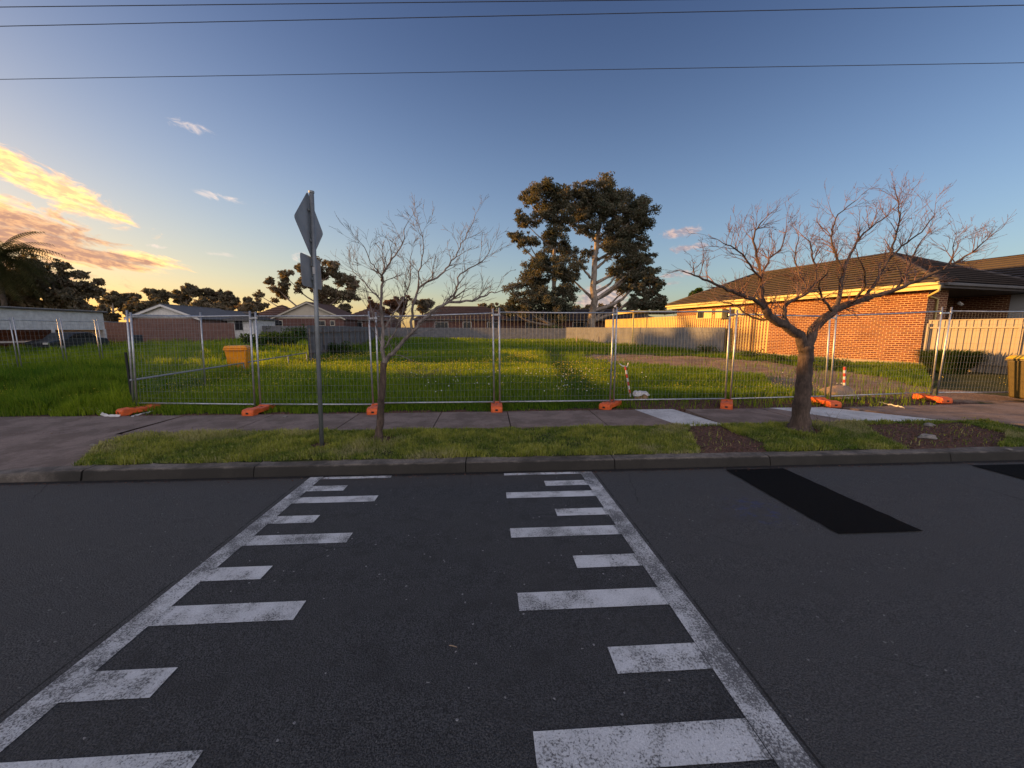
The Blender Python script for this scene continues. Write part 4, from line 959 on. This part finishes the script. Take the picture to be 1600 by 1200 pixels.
m.build('wall', BRICK, h_e)
m = MB(); wall_box(m, -.02, .26, -.02, 14.22, .0, .315); m.build('slab_edge', CONCB, h_e)
m = MB(); wall_box(m, 6.4, 6.6, -5.2, .35, .0, 3.2); wall_box(m, 6.6, 13, -5.2, -5.0, 0, 3.2); m.build('rendered_wall', RENDER, h_e)
def tiled_plane(b, c00, c10, c11, c01, n):
    """stepped courses between eave edge c00-c10 and top edge c01-c11"""
    c00, c10, c11, c01 = map(Vector, (c00, c10, c11, c01)); nv = (c10 - c00).cross(c01 - c00).normalized(); nv = nv if nv.z > 0 else -nv
    for k in range(n):
        s0, s1 = k / n, (k + 1) / n
        a, bb = c00.lerp(c01, s0), c10.lerp(c11, s0); c, d = c10.lerp(c11, s1), c00.lerp(c01, s1); o = nv * .085
        b.quad(a + o, bb + o, c, d); b.quad(a, bb, bb + o, a + o)
def hip_roof(x0, x1, y0, y1, z, tp, b, n=10, hip0=True, hip1=True):
    """ridge along local y"""
    hw = (x1 - x0) / 2; zr = z + hw * tp; ra = y0 + (hw if hip0 else 0); rb = y1 - (hw if hip1 else 0); xm = (x0 + x1) / 2
    tiled_plane(b, (x0, y1, z), (x0, y0, z), (xm, ra, zr), (xm, rb, zr), n); tiled_plane(b, (x1, y0, z), (x1, y1, z), (xm, rb, zr), (xm, ra, zr), n)
    if hip0: tiled_plane(b, (x0, y0, z), (x1, y0, z), (xm, ra, zr), (xm, ra, zr), n)
    if hip1: tiled_plane(b, (x1, y1, z), (x0, y1, z), (xm, rb, zr), (xm, rb, zr), n)
    return (xm, ra, zr), (xm, rb, zr)
rf = MB(); pa, pb_ = hip_roof(-.5, -.5 + 2 * A_, -.5, -.5 + LEN, E0, TP, rf, 14)
roof = rf.build('roof', TILE, h_e)
rc = MB()
for a, b in [((-.5, -.5, E0 + .05), pa), (pa, pb_), ((-.5, -.5 + LEN, E0 + .05), pb_), ((-.5 + 2 * A_, -.5, E0 + .05), pa)]:
    a = Vector(a); b = Vector(b) + Vector((0, 0, .04)); rc.tube([a, b], .085, 8)
rc.build('ridge_capping', TILE, roof, smooth=True)
rf = MB(); hip_roof(3.6, 13.8, 3.2, 16, E0 + .02, math.tan(R(26)), rf, 16); rf.build('roof', TILE, h_e)
rf = MB(); pc, pd = hip_roof(5.9, 15.0, -6.2, 9, E0 - .04, math.tan(R(24)), rf, 14); rf.build('roof', TILE, h_e)
fm = MB(); wall_box(fm, -.515, -.49, -.515, LEN - .5, 3.16, 3.44); fm.build('fascia', CREAM, h_e)
fm = MB(); wall_box(fm, -.46, 6.0, -.52, -.49, 3.22, 3.42); fm.build('fascia', material('dark_fascia', (.06, .055, .055), .6), h_e)
wall = MB(); wall_box(wall, -.49, 0.02, -.49, LEN - .5, 3.215, 3.24); wall.build('eave_lining', CREAM, h_e); wall = MB(); wall_box(wall, .02, 6.4, -.49, 2.4, 3.215, 3.24); wall.build('porch_lining', MATS['dark_fascia'], h_e)
gm = MB(); gm.box((-.575, (LEN - 1) / 2, 3.37), (.11, LEN + .1, .11)); gm.build('gutter', CREAM, h_e, bevel=.02)
gm = MB(); gm.box((2.9, -.575, 3.36), (6.2, .11, .11)); gm.build('gutter', TILEG, h_e, bevel=.02)
gm = MB().tube([(-.54, -.56, 3.3), (-.54, -.56, 3.1), (-.1, -.06, 2.95), (.5, -.05, 2.85), (.5, -.05, .1)], .04, 8); gm.build('downpipe', CREAM, h_e, smooth=True)
for y_ in (9.0, 11.5):
    f = MB(); f.box((-.01, y_, 2.7), (.05, 1.35, .62)); f = f.build('window', CREAM, h_e)
    p_ = MB().box((-.04, y_ + .3, 2.68), (.02, .55, .46)); p_.build('pane', BLACKW, f)
MB().box((-.22, 9.9, 2.65), (.36, .55, .6)).build('wall_unit', CREAM, h_e, bevel=.02)
m = MB().tube([(-.14, 7.6, 3.3), (-.14, 7.6, .3)], .035, 8); m.build('downpipe', TILEB, h_e, smooth=True)
m = MB().tube([(3.9, .9, 2.85), (4.0, .8, 2.72)], .07, 8); m.build('spotlight', WHITE, h_e)
m = MB(); m.box((1.35, 1.2, 1.7), (.05, 1.2, 1.8)); m.build('window', BLACKW, h_e)
# low white flat roof beyond the far end
q = ony(1043, 495, 33); m = MB().box((q[0] - 1.3, 33.5, 3.15), (4.6, 4, .18)); o = m.build('flat_roof_carport', CREAM); 
tag(o, 'low flat cream roof at the far end of the brick house', 'carport')
for dx in (-3.4, .7):
    MB().box((q[0] + dx, 32, 1.55), (.1, .1, 3.0)).build('post', CREAM, o)

# ------------------------------------------------------------ neighbours at the back
def gable(name, label, u0, u1, D, zw, zr, depth, wmat, rmat, gmat, axis='front', over=.35, cat='house', z0=.1, split=None, ext=None):
    """gable end facing the viewer"""
    x0, x1 = ony(u0, 512, D)[0], ony(u1, 512, D)[0]; xm = (x0 + x1) / 2; e = empty(name, (xm, D, 0), 0, label, cat); hw = (x1 - x0) / 2
    MB().box((0, depth / 2, (z0 + zw) / 2), (2 * hw - .02, depth, zw - z0)).build('wall', wmat, e)
    s = (zr - zw) / hw
    M = Matrix(((1, 0, 0, 0), (0, 0, 1, 0), (0, 1, 0, 0), (0, 0, 0, 1)))
    MB().prism([(-hw, zw + .003), (hw, zw + .003), (0, zr)], -.02, depth, M).build('gable', gmat, e)
    r = MB()
    for sg in (-1, 1):
        r.quad((0, -over, zr + .08), (sg * (hw + over), -over, zw - over * s + .08), (sg * (hw + over), depth + over, zw - over * s + .08), (0, depth + over, zr + .08))
    ro = r.build('roof', rmat, e, solid=.12)
    b = MB()
    for sg in (-1, 1):
        b.quad((0, -over - .02, zr + .11), (sg * (hw + over), -over - .02, zw - over * s + .11), (sg * (hw + over), -over - .02, zw - over * s - .12), (0, -over - .02, zr - .12))
    b.build('bargeboard', gmat, ro, solid=.03)
    return e
gable('pink_shed', 'low shed with white gable and faded pink wall behind the mesh corner', 205, 312, 46, 2.95, 4.35, 9, PINK, TILEG, WHITE, cat='shed')
gable('grey_roof_shed', 'second low grey-roofed shed right of the pink shed', 300, 372, 54, 2.9, 4.2, 8, PINK, TILEG, BEIGE, cat='shed')
hb = gable('gable_house', 'house with cream gable and red brick wall behind the road sign pole', 428, 538, 60, 3.35, 5.65, 10, BRICKF, TILEB, BEIGE)
for u, w_, h_ in ((435, 1.4, .9), (504, 1.0, .8), (520, .7, .8)):
    x_ = ony(u, 512, 60)[0] - hb.location.x; f = MB().box((x_, -.03, 2.65), (w_, .08, h_)).build('window', BEIGE, hb); MB().box((x_, -.08, 2.65), (w_ - .2, .04, h_ - .2)).build('pane', BLACKW, f)
def hiphouse(name, label, u0, u1, D, zw, zr, depth, wmat, rmat, cat='house', hipl=True, hipr=True, wins=(), xr=None):
    x0, x1 = xr or (ony(u0, 512, D)[0], ony(u1, 512, D)[0]); xm = (x0 + x1) / 2; e = empty(name, (xm, D, 0), 0, label, cat); hw = (x1 - x0) / 2; ov = .5; dh = depth / 2
    MB().box((0, dh, zw / 2 + .05), (2 * hw - .6, depth, zw - .1)).build('wall', wmat, e)
    b = MB(); hl = dh + ov if hipl else 0; hr = dh + ov if hipr else 0
    P = lambda x, y, z: (x, y, z); L0 = -hw; L1 = hw
    tiled_plane(b, (L0, -ov, zw), (L1, -ov, zw), (L1 - hr, dh, zr), (L0 + hl, dh, zr), 8); tiled_plane(b, (L1, depth + ov, zw), (L0, depth + ov, zw), (L0 + hl, dh, zr), (L1 - hr, dh, zr), 8)
    tiled_plane(b, (L0, depth + ov, zw), (L0, -ov, zw), (L0 + hl, dh, zr), (L0 + hl, dh, zr), 8); tiled_plane(b, (L1, -ov, zw), (L1, depth + ov, zw), (L1 - hr, dh, zr), (L1 - hr, dh, zr), 8)
    b.build('roof', rmat, e)
    MB().box((0, -ov - .03, zw - .06), (2 * hw, .08, .16)).build('gutter', TILEG, e)
    for u, w_, h_, zc in wins:
        x_ = ony(u, 512, D)[0] - xm; f = MB().box((x_, -.03, zc), (w_, .08, h_)).build('window', WHITE, e); MB().box((x_, -.08, zc), (w_ - .16, .04, h_ - .16)).build('pane', BLACKW, f)
    return e
hiphouse('brown_roof_house', 'house with dark brown roof just left of the cream gable', 372, 470, 66, 3.0, 6.0, 9, BEIGE, TILEB)
hiphouse('white_cottage', 'small white cottage with four-pane window left of the second post pair', 352, 400, 50, 2.9, 3.9, 5, WHITE, TILEG, wins=((374, 1.1, 1.3, 2.2),))
hiphouse('orange_roof_house', 'house with orange tiled hip roof right of the cream gable', 528, 612, 66, 3.3, 5.6, 8, BRICKF, TILEB, wins=((555, 2.4, 1, 2.5),))
hiphouse('long_roof_house', 'long brown-roofed house behind the rear fence, left of the gums', 645, 800, 70, 3.5, 6.1, 9, BRICKF, TILEB, wins=((690, 2.4, 1.2, 2.5), (730, 1.6, 1.2, 2.5), (770, 2, 1.2, 2.5)))
hiphouse('dark_roof_house', 'long dark-roofed brick house behind the forked gum trunk', 790, 1035, 66, 3.3, 5.4, 9, BRICKF, TILE, wins=((830, 2, 1.1, 2.4), (905, 2.4, 1.2, 2.4), (960, 2.4, 1.2, 2.4)))
# white carport on the left: long fascia facing the lot, open below
e = empty('white_carport', (-32.6, 28, 0), 0, 'long white carport with deep boarded fascia at the left edge', 'carport')
def cx(y): return 0
m = MB().box((-.02, -5, 2.36), (.06, 24.2, 1.42)); m.build('fascia', WHITE, e)
m = MB(); m.box((-2.9, -5, 3.14), (6.3, 24.6, .1)); m.build('roof', TILEG, e)
MB().box((.1, -5, 3.15), (.12, 24.6, .12)).build('gutter', WHITE, e)
for y_ in (7.0, 3.1, -.4, -5): MB().box((-.02 + .06, y_, .9), (.14, .14, 1.62)).build('post', WHITE, e)
MB().box((-3.6, -5, 1.2), (.24, 24, 2.3)).build('back_wall', BRICKF, e)
MB().box((-1.8, 7.05, 1.5), (3.4, .1, 3.1)).build('end_wall', WHITE, e)
MB().box((-.9, 1, .8), (.1, 3.4, .12)).build('crossbar', WHITE, e)
m = MB().box((.1, 7.4, .75), (.6, .9, .9)); o = m.build('dark_crate', material('charcoal_plastic', (.04, .042, .045), .6), None, bevel=.05); o.location = (-31.5, 29, 0); tag(o, 'dark lidded crate beside the right end post of the carport', 'crate')
# car
def car(x, y0):
    e = empty('parked_car', (x, y0, .08), 0, 'dark sedan parked before the white carport', 'car'); L = 4.4
    side = [(0, .35), (.05, .7), (.5, .82), (1.15, .9), (1.75, 1.36), (2.9, 1.40), (3.55, 1.0), (4.25, .92), (4.4, .6), (4.36, .32), (3.9, .28), (.4, .28)]
    M = Matrix(((0, 0, 1, 0), (1, 0, 0, 0), (0, 1, 0, 0), (0, 0, 0, 1)))
    MB().prism(side, -.82, .82, M).build('body', CARP, e, bevel=.07)
    win = [(1.32, .95), (1.82, 1.29), (2.85, 1.33), (3.35, 1.0)]; m = MB(); m.prism(win, .825, .835, M); m.build('side_window', BLACKW, e)
    for wy in (.8, 3.55):
        for sx in (-1, 1):
            wn = MB().tube([(sx * .66, wy, .3), (sx * .84, wy, .3)], .31, 20).build('wheel', DARK, e); MB().tube([(sx * .84, wy, .3), (sx * .85, wy, .3)], .17, 14).build('rim', GALV, wn)
    MB().box((.6, .03, .62), (.3, .06, .14)).build('headlight', WHITE, e); MB().box((.6, 4.38, .72), (.3, .06, .14)).build('tail_light', TAPER, e)
car(-31.2, 28.6)

# ------------------------------------------------------------ bins
def bin_parts(e, bm_, lm, scale=1.0):
    b = MB(); s = scale
    lo, hi = (.20, .24), (.285, .34)
    i = len(b.v); b.v += [(-lo[0], -lo[1], .06), (lo[0], -lo[1], .06), (lo[0], lo[1], .06), (-lo[0], lo[1], .06), (-hi[0], -hi[1], .93), (hi[0], -hi[1], .93), (hi[0], hi[1], .93), (-hi[0], hi[1], .93)]
    b.f += [(0, 3, 2, 1), (4, 5, 6, 7), (0, 1, 5, 4), (1, 2, 6, 5), (2, 3, 7, 6), (3, 0, 4, 7)]
    b.build('body', bm_, e, bevel=.03)
    rim = MB(); rim.box((0, 0, .945), (.62, .72, .04)); rim.build('rim', bm_, e, bevel=.01)
    l = MB(); l.v += [(-.31, -.38, .97), (.31, -.38, .97), (.31, .36, .97), (-.31, .36, .97), (-.26, -.30, 1.05), (.26, -.30, 1.05), (.27, .34, 1.06), (-.27, .34, 1.06)]
    l.f += [(0, 3, 2, 1), (4, 5, 6, 7), (0, 1, 5, 4), (1, 2, 6, 5), (2, 3, 7, 6), (3, 0, 4, 7)]; l.build('lid', lm, e, bevel=.02)
    for sx in (-1, 1): MB().tube([(sx * .24, .27, .1), (sx * .29, .27, .1)], .10, 18).build('wheel', DARK, e)
    MB().tube([(-.24, .27, .1), (.24, .27, .1)], .012, 8).build('axle', DARK, e)
    MB().tube([(-.22, .38, .93), (.22, .38, .93)], .018, 8).build('handle', lm, e)
e = empty('wheelie_bin', (12.5, 8.05, 0), R(62), 'olive wheelie bin with yellow lid at the right edge', 'bin')
bin_parts(e, BINO, LIDY)
MB().box((-.285, -.03, .74), (.01, .03, .10)).build('number_sticker', TAPEW, e)
e.rotation_euler = (0, 0, R(-78))
# partly visible white number on the street face
m = MB()
for z_, w_ in ((.80, .1), (.70, .12)): m.box((.262 if z_ > .75 else .258, -.12, z_), (.008, w_, .045), 0)
for c in list(e.children):
    if c.name.startswith('number_sticker'): bpy.data.objects.remove(c)
m.build('number_sticker', TAPEW, e, bevel=.003)
q = onz(370, 570, .14)
bx_ = ony(371, 540, 12.7)[0]
e = empty('wheelie_bin', (bx_, 12.7, .09), R(-160), 'bright yellow-orange wheelie bin standing deep in weeds behind the left mesh panel', 'bin'); bin_parts(e, BINY, BINY)

# ------------------------------------------------------------ stakes, tape, block, sack
def ribbon(name, P, w_, mat, label, seed=1, parent=None, cat='tape'):
    random.seed(seed); m = MB(); prev = None; segs = []
    Q, _ = smooth_poly([Vector(p) for p in P], [1] * len(P), 5, .006)
    for i, p in enumerate(Q):
        a = random.uniform(-1, 1); s = Vector((math.sin(a) * .4, .5 * math.cos(a), .7 * math.cos(a))).normalized() * w_ / 2
        segs.append((p - s, p + s))
    for i in range(len(segs) - 1): m.quad(segs[i][0], segs[i + 1][0], segs[i + 1][1], segs[i][1])
    o = m.build(name, mat, parent, solid=.001)
    if label: tag(o, label, cat)
    return o
def stake(base, top, label, red=True, r=.018):
    b = Vector(base); t_ = Vector(top); e = empty('taped_stake' if red else 'survey_stake', base, 0, label, 'stake'); d = t_ - b
    MB().tube([(0, 0, -.1), d], r, 4).build('post', TIMB, e)
    if red:
        n = 8; w1 = MB(); w2 = MB()
        for k in range(n):
            a, c = d * (k / n), d * ((k + .9) / n); (w1 if k % 2 else w2).tube([a, c], r + .006, 6)
        w1.build('red_wrap', TAPER, e); w2.build('white_wrap', TAPEW, e)
    return e
b = onz(985, 620, .05); tq = ony(977, 572, b[1])
stake((b[0], b[1], .05), (tq[0], b[1], tq[1]), 'leaning stake wrapped in red and white tape, above the wrapped block')
c1_ = Vector((tq[0], b[1], tq[1]))
ribbon('barrier_tape', [c1_ + Vector((-.14, 0, .06)), c1_ + Vector((-.09, .02, .02)), c1_, c1_ + Vector((.05, 0, .0)), c1_ + Vector((.08, .02, .07))], .035, TAPEW, 'loose end of tape curling from the leaning stake', 3)
e = empty('wrapped_block', (b[0] + .2, b[1] - .12, .02), R(-12), 'small carton block under crumpled white plastic behind the fence', 'block')
MB().box((0, 0, .07), (.30, .24, .16)).build('carton', CARD, e, bevel=.01)
m = MB(); random.seed(5); n = 9
for iy in range(n):
    for ix in range(n):
        fx, fy = ix / (n - 1) * 2 - 1, iy / (n - 1) * 2 - 1; rr = max(abs(fx), abs(fy)); z_ = .165 + random.uniform(-.008, .018) - (.06 + random.uniform(-.03, .04) if rr > .9 else 0); m.v.append((fx * (.18 if rr <= .9 else .175), fy * .15, z_))
for iy in range(n - 1):
    for ix in range(n - 1): k = iy * n + ix; m.f.append((k, k + 1, k + n + 1, k + n))
m.build('plastic_cover', TAPEW, e, solid=.003)
b = onz(1319, 612, .1); tq = ony(1318, 573, b[1])
stake((b[0], b[1], .1), (tq[0] + .03, b[1], tq[1]), 'short stake wrapped in red and white tape behind the sandy sack', r=.025)
# sack
e = None; me_ = bmesh.new(); bmesh.ops.create_icosphere(me_, subdivisions=4, radius=1)
for v in me_.verts:
    p = v.co.copy(); n_ = mnoise.fractal(p * 1.6, 1, 2, 4) * .16 + mnoise.noise(p * 5) * .05; p = p * (1 + n_); v.co = Vector((p.x * .40, p.y * .28, max(p.z, -.25) * .24))
md = bpy.data.meshes.new('sandy_sack'); me_.to_mesh(md); md.polygons.foreach_set('use_smooth', [True] * len(md.polygons)); md.materials.append(BAG)
o = bpy.data.objects.new('sandy_sack', md); COL.objects.link(o); q = onz(1316, 622, .02); o.location = (q[0] + .02, q[1] + .15, .07); tag(o, 'slumped sandy sack partly covered in torn white plastic', 'sack')
ribbon('torn_plastic', [(-.3, -.2, .04), (-.2, -.24, .03), (-.1, -.26, .01), (0, -.28, -.02)], .06, TAPEW, None, 8, o)
ribbon('torn_plastic', [(.3, -.18, .02), (.36, -.15, -.02), (.42, -.1, -.05)], .09, TAPEW, None, 9, o)
# tape lying at the driveway edge
def gp(u, v, z=.03): q = onz(u, v, z); return (q[0], q[1], z)
ribbon('barrier_tape', [gp(75, 641, .02), gp(90, 640, .03), gp(105, 639, .02), gp(118, 635, .05)], .05, TAPEW, 'white end of fallen tape lying left of the crumpled tape', 11)
ribbon('barrier_tape', [gp(104, 640, .02), gp(115, 636, .04), gp(124, 634, .04)], .06, TAPER, 'red stretch of fallen barrier tape at the driveway edge', 12)
ribbon('barrier_tape', [gp(124, 636, .04), gp(134, 640, .05), gp(140, 630, .10), gp(136, 638, .04), gp(150, 640, .03), gp(162, 648, .02), (*onz(172, 650, .01), .01), (*onz(187, 650, .01), .01)], .06, TAPEW, 'crumpled white tape trailing to the corner fence foot', 13)
ribbon('barrier_tape', [gp(205, 650, .02), gp(225, 646, .02), gp(240, 642, .02)], .03, TAPEW, 'thin strip of white tape along the corner fence foot', 14)
ribbon('barrier_tape', [gp(1372, 628, .02), gp(1385, 631, .02), gp(1400, 634, .02), gp(1413, 637, .02)], .03, TAPEW, 'strip of white tape on the soil right of the large tree', 15)
ribbon('barrier_tape', [gp(1226, 617, .06), gp(1236, 620, .04), (*onz(1246, 622, .04), .04)], .03, TAPER, 'short red tape scrap on the soil left of the large tree trunk', 16)
for (u, v0, v1, D, lb) in [(936, 541, 526, 36, 'right one of two thin survey stakes near the rear of the lot'), (901, 540, 526, 40, 'left one of two thin survey stakes near the rear of the lot')]:
    x_ = ony(u, 530, D)[0]; zt = ony(u, v1, D)[1]; stake((x_, D, gz(x_, D)), (x_, D, zt), lb, False, .06)
# stones
random.seed(21)
def stone(name, u, v, s, label, mat=ROCK, z=0.):
    bm_ = bmesh.new(); bmesh.ops.create_icosphere(bm_, subdivisions=3, radius=1); sd = random.uniform(0, 50)
    for v_ in bm_.verts: p = v_.co; p *= 1 + mnoise.noise(p * 1.3 + Vector((sd, 0, 0))) * .45; v_.co = Vector((p.x * s, p.y * s * .7, max(p.z, -.4) * s * .38))
    m_ = bpy.data.meshes.new(name); bm_.to_mesh(m_); m_.materials.append(mat); o = bpy.data.objects.new(name, m_); COL.objects.link(o); q = onz(u, v, z); o.location = (q[0], q[1], z); o.rotation_euler = (0, 0, random.uniform(0, 6)); tag(o, label, 'stone')
stone('stone', 1452, 664, .09, 'flat pale stone on the bare soil at the back of the right verge', z=-.01)
stone('stone', 1450, 683, .12, 'larger pale broken concrete lump in the bare soil patch', z=-.01)
stone('stone', 1577, 702, .035, 'small white pebble near the kerb at the far right', z=-.01)
stone('stone', 145, 695, .04, 'pale stone at the left end of the nature strip', z=-.01)
stone('stone', 445, 651, .05, 'flat pale stone chip on the footpath edge left of the road sign', z=.005)
# twig on the road
qx = onz(707, 1008, -.1); m = MB().tube([(0, 0, .006), (.02, -.008, .01), (.045, -.014, .005)], [.0022, .003, .0015], 5); o = m.build('fallen_twig', TIMB); o.location = (qx[0] - .02, qx[1] + .01, rz_(qx[1])); tag(o, 'tiny brown twig lying on the asphalt between the white lines', 'twig')
# dead brush pile behind the small tree
random.seed(33); m = MB()
for k in range(70):
    x_ = random.gauss(0, .55); y_ = random.gauss(0, .35); a = random.uniform(0, 6.28)
    grow(m, Vector((x_, y_, .05)), Vector((math.cos(a), math.sin(a), random.uniform(.1, .9))), random.uniform(.3, .75), .008, 1, -.03, .9, 3)
q = onz(650, 600, .1); o = m.build('brush_pile', DEADW); o.location = (q[0], q[1] + .7, .08); tag(o, 'low pile of dead twigs in the grass behind the small bare tree', 'brush')
# dry weeds beside large tree
random.seed(34); m = MB()
for k in range(9):
    a = random.uniform(0, 6.28); grow(m, Vector((random.gauss(0, .1), random.gauss(0, .05), 0)), Vector((math.cos(a) * .6, math.sin(a) * .6, 1)), random.uniform(.15, .38), .0035, 1, -.04, .6, 2)
o = m.build('dry_weed', DEADW); o.location = (5.62, 5.9, -.03); tag(o, 'thin dry weed stems sprouting beside the large tree trunk', 'weed')
# bushes
def bush(label, x, y, r, h_, n, mat=BUSH, s=.035, spiky=False):
    e = empty('shrub', (x, y, gz(x, y)), 0, label, 'shrub')
    if spiky:
        k = np.arange(n); an = rng.uniform(0, 6.28, n); q = rng.random(n) ** .5 * r; l = rng.uniform(.5, 1, n) * h_; px, py = np.cos(an) * q * .4, np.sin(an) * q * .4; ox, oy = np.cos(an) * q, np.sin(an) * q
        V = np.empty((n, 5, 3)); wx, wy = -np.sin(an) * s * .4, np.cos(an) * s * .4
        V[:, 0] = np.stack([px - wx, py - wy, l * 0], -1); V[:, 1] = np.stack([px + wx, py + wy, l * 0], -1); V[:, 2] = np.stack([px * .4 + ox * .6 + wx, py * .4 + oy * .6 + wy, l * .75], -1); V[:, 3] = np.stack([px * .4 + ox * .6 - wx, py * .4 + oy * .6 - wy, l * .75], -1)
        V[:, 4] = np.stack([ox * 1.15, oy * 1.15, l * .92], -1); big_mesh('foliage', V.reshape(-1, 3), 5, [(0, 1, 2, 3), (3, 2, 4)], mat, np.stack([rng.random(n) * .7, (rng.random(n) > .92) * .5, l * 0], -1), e); return e
    cl = [(Vector((random.gauss(0, r * .5), random.gauss(0, r * .35), random.uniform(.2, .8) * h_)), r * random.uniform(.25, .45)) for k in range(12)]
    m = MB()
    for c, q in cl: m.tube([(0, 0, 0), c * .5, c], [.02, .012, .006], 4)
    m.build('stem', DEADW, e); leaves('foliage', cl, mat, e, n, s); return e
bush('dark clump of rank grass before the cream steel fence', 16.4, 12.7, 1.0, .95, 2600, spiky=True, s=.04)
bush('small weedy shrub at the foot of the grey fence, right of centre', *onz(1105, 552, .2), .7, .6, 1200)
bush('small dark shrub at the foot of the tall yellow fence', *onz(1178, 558, .2), .7, .45, 1400)
bush('sunlit weedy shrub at the foot of the brick wall', *onz(1300, 573, .2), .8, .4, 1600)
bush('tall weedy shrub before the brick wall behind the large tree', *onz(1212, 563, .2), .6, .35, 1000)
for k, (u, v, r, h_, lb) in enumerate([(430, 545, 1.6, 1.25, 'green scrub bush left of the road sign pole, front one'), (455, 536, 2.2, 1.6, 'green scrub bush before the distant paling fence, nearest the road sign'), (425, 532, 2.2, 1.5, 'green scrub bush before the distant paling fence, left one'), (530, 553, 1.0, .8, 'dark weeds at the foot of the near paling fence'), (330, 528, 2.4, 1.0, 'dark scrub at the foot of the faded reddish fence'), (870, 530, 1.8, 2.0, 'dark bush under the broad gum at the rear fence')]):
    q = onz(u, v, .25); bush(lb, q[0], q[1], r, h_, 5000, s=.10 if k != 3 else .05)

# ------------------------------------------------------------ overhead wires and their poles
ZW = 7.4
def wire(p0, p1, label, r=.012, sag=.35):
    a = Vector((*onz(*p0, ZW), ZW)); b = Vector((*onz(*p1, ZW), ZW)); d = b - a; a2 = a - d * 1.6; b2 = b + d * 1.3; P = []
    for k in range(41):
        s = k / 40; p = a2.lerp(b2, s); P.append(p)
    o = MB().tube(P, r, 6).build('overhead_wire', material('black_cable', (.04, .045, .06), .6)); tag(o, label, 'cable', 'overhead wires'); return a2, b2
wa = wire((0, 124), (1600, 98), 'lowest of the three black overhead wires', .007)
wb = wire((0, 41), (1600, 8), 'middle one of the three black overhead wires', .007)
wc = wire((0, 11), (1000, 0), 'topmost black overhead wire, leaving the picture at its top edge', .007)
for k, sidx in enumerate((0, 1)):
    px = (wa[sidx] + wb[sidx]) / 2; e = empty('power_pole', (px.x, px.y, 0), 0, ['steel power pole left of the picture carrying the wires', 'steel power pole right of the picture carrying the wires'][k], 'pole')
    MB().tube([(0, 0, -.5), (0, 0, 8.2)], [.16, .12], 12).build('pole', GALV, e, smooth=True); MB().box((0, 0, 7.32), (.12, abs(wa[sidx].y - wc[sidx].y) + 1.5, .12)).build('crossarm', DEADW, e)
# house added out of view on the left to keep the sun off the road
bh = hiphouse('sun_blocker_house', 'added brick house left of the picture, unseen, blocking sun from the road', 0, 0, 0, 3.6, 6.0, 8, BRICKF, TILEB, xr=(-13, 13))
bh.location = (-23, 5, 0); bh.rotation_euler = (0, 0, R(90))
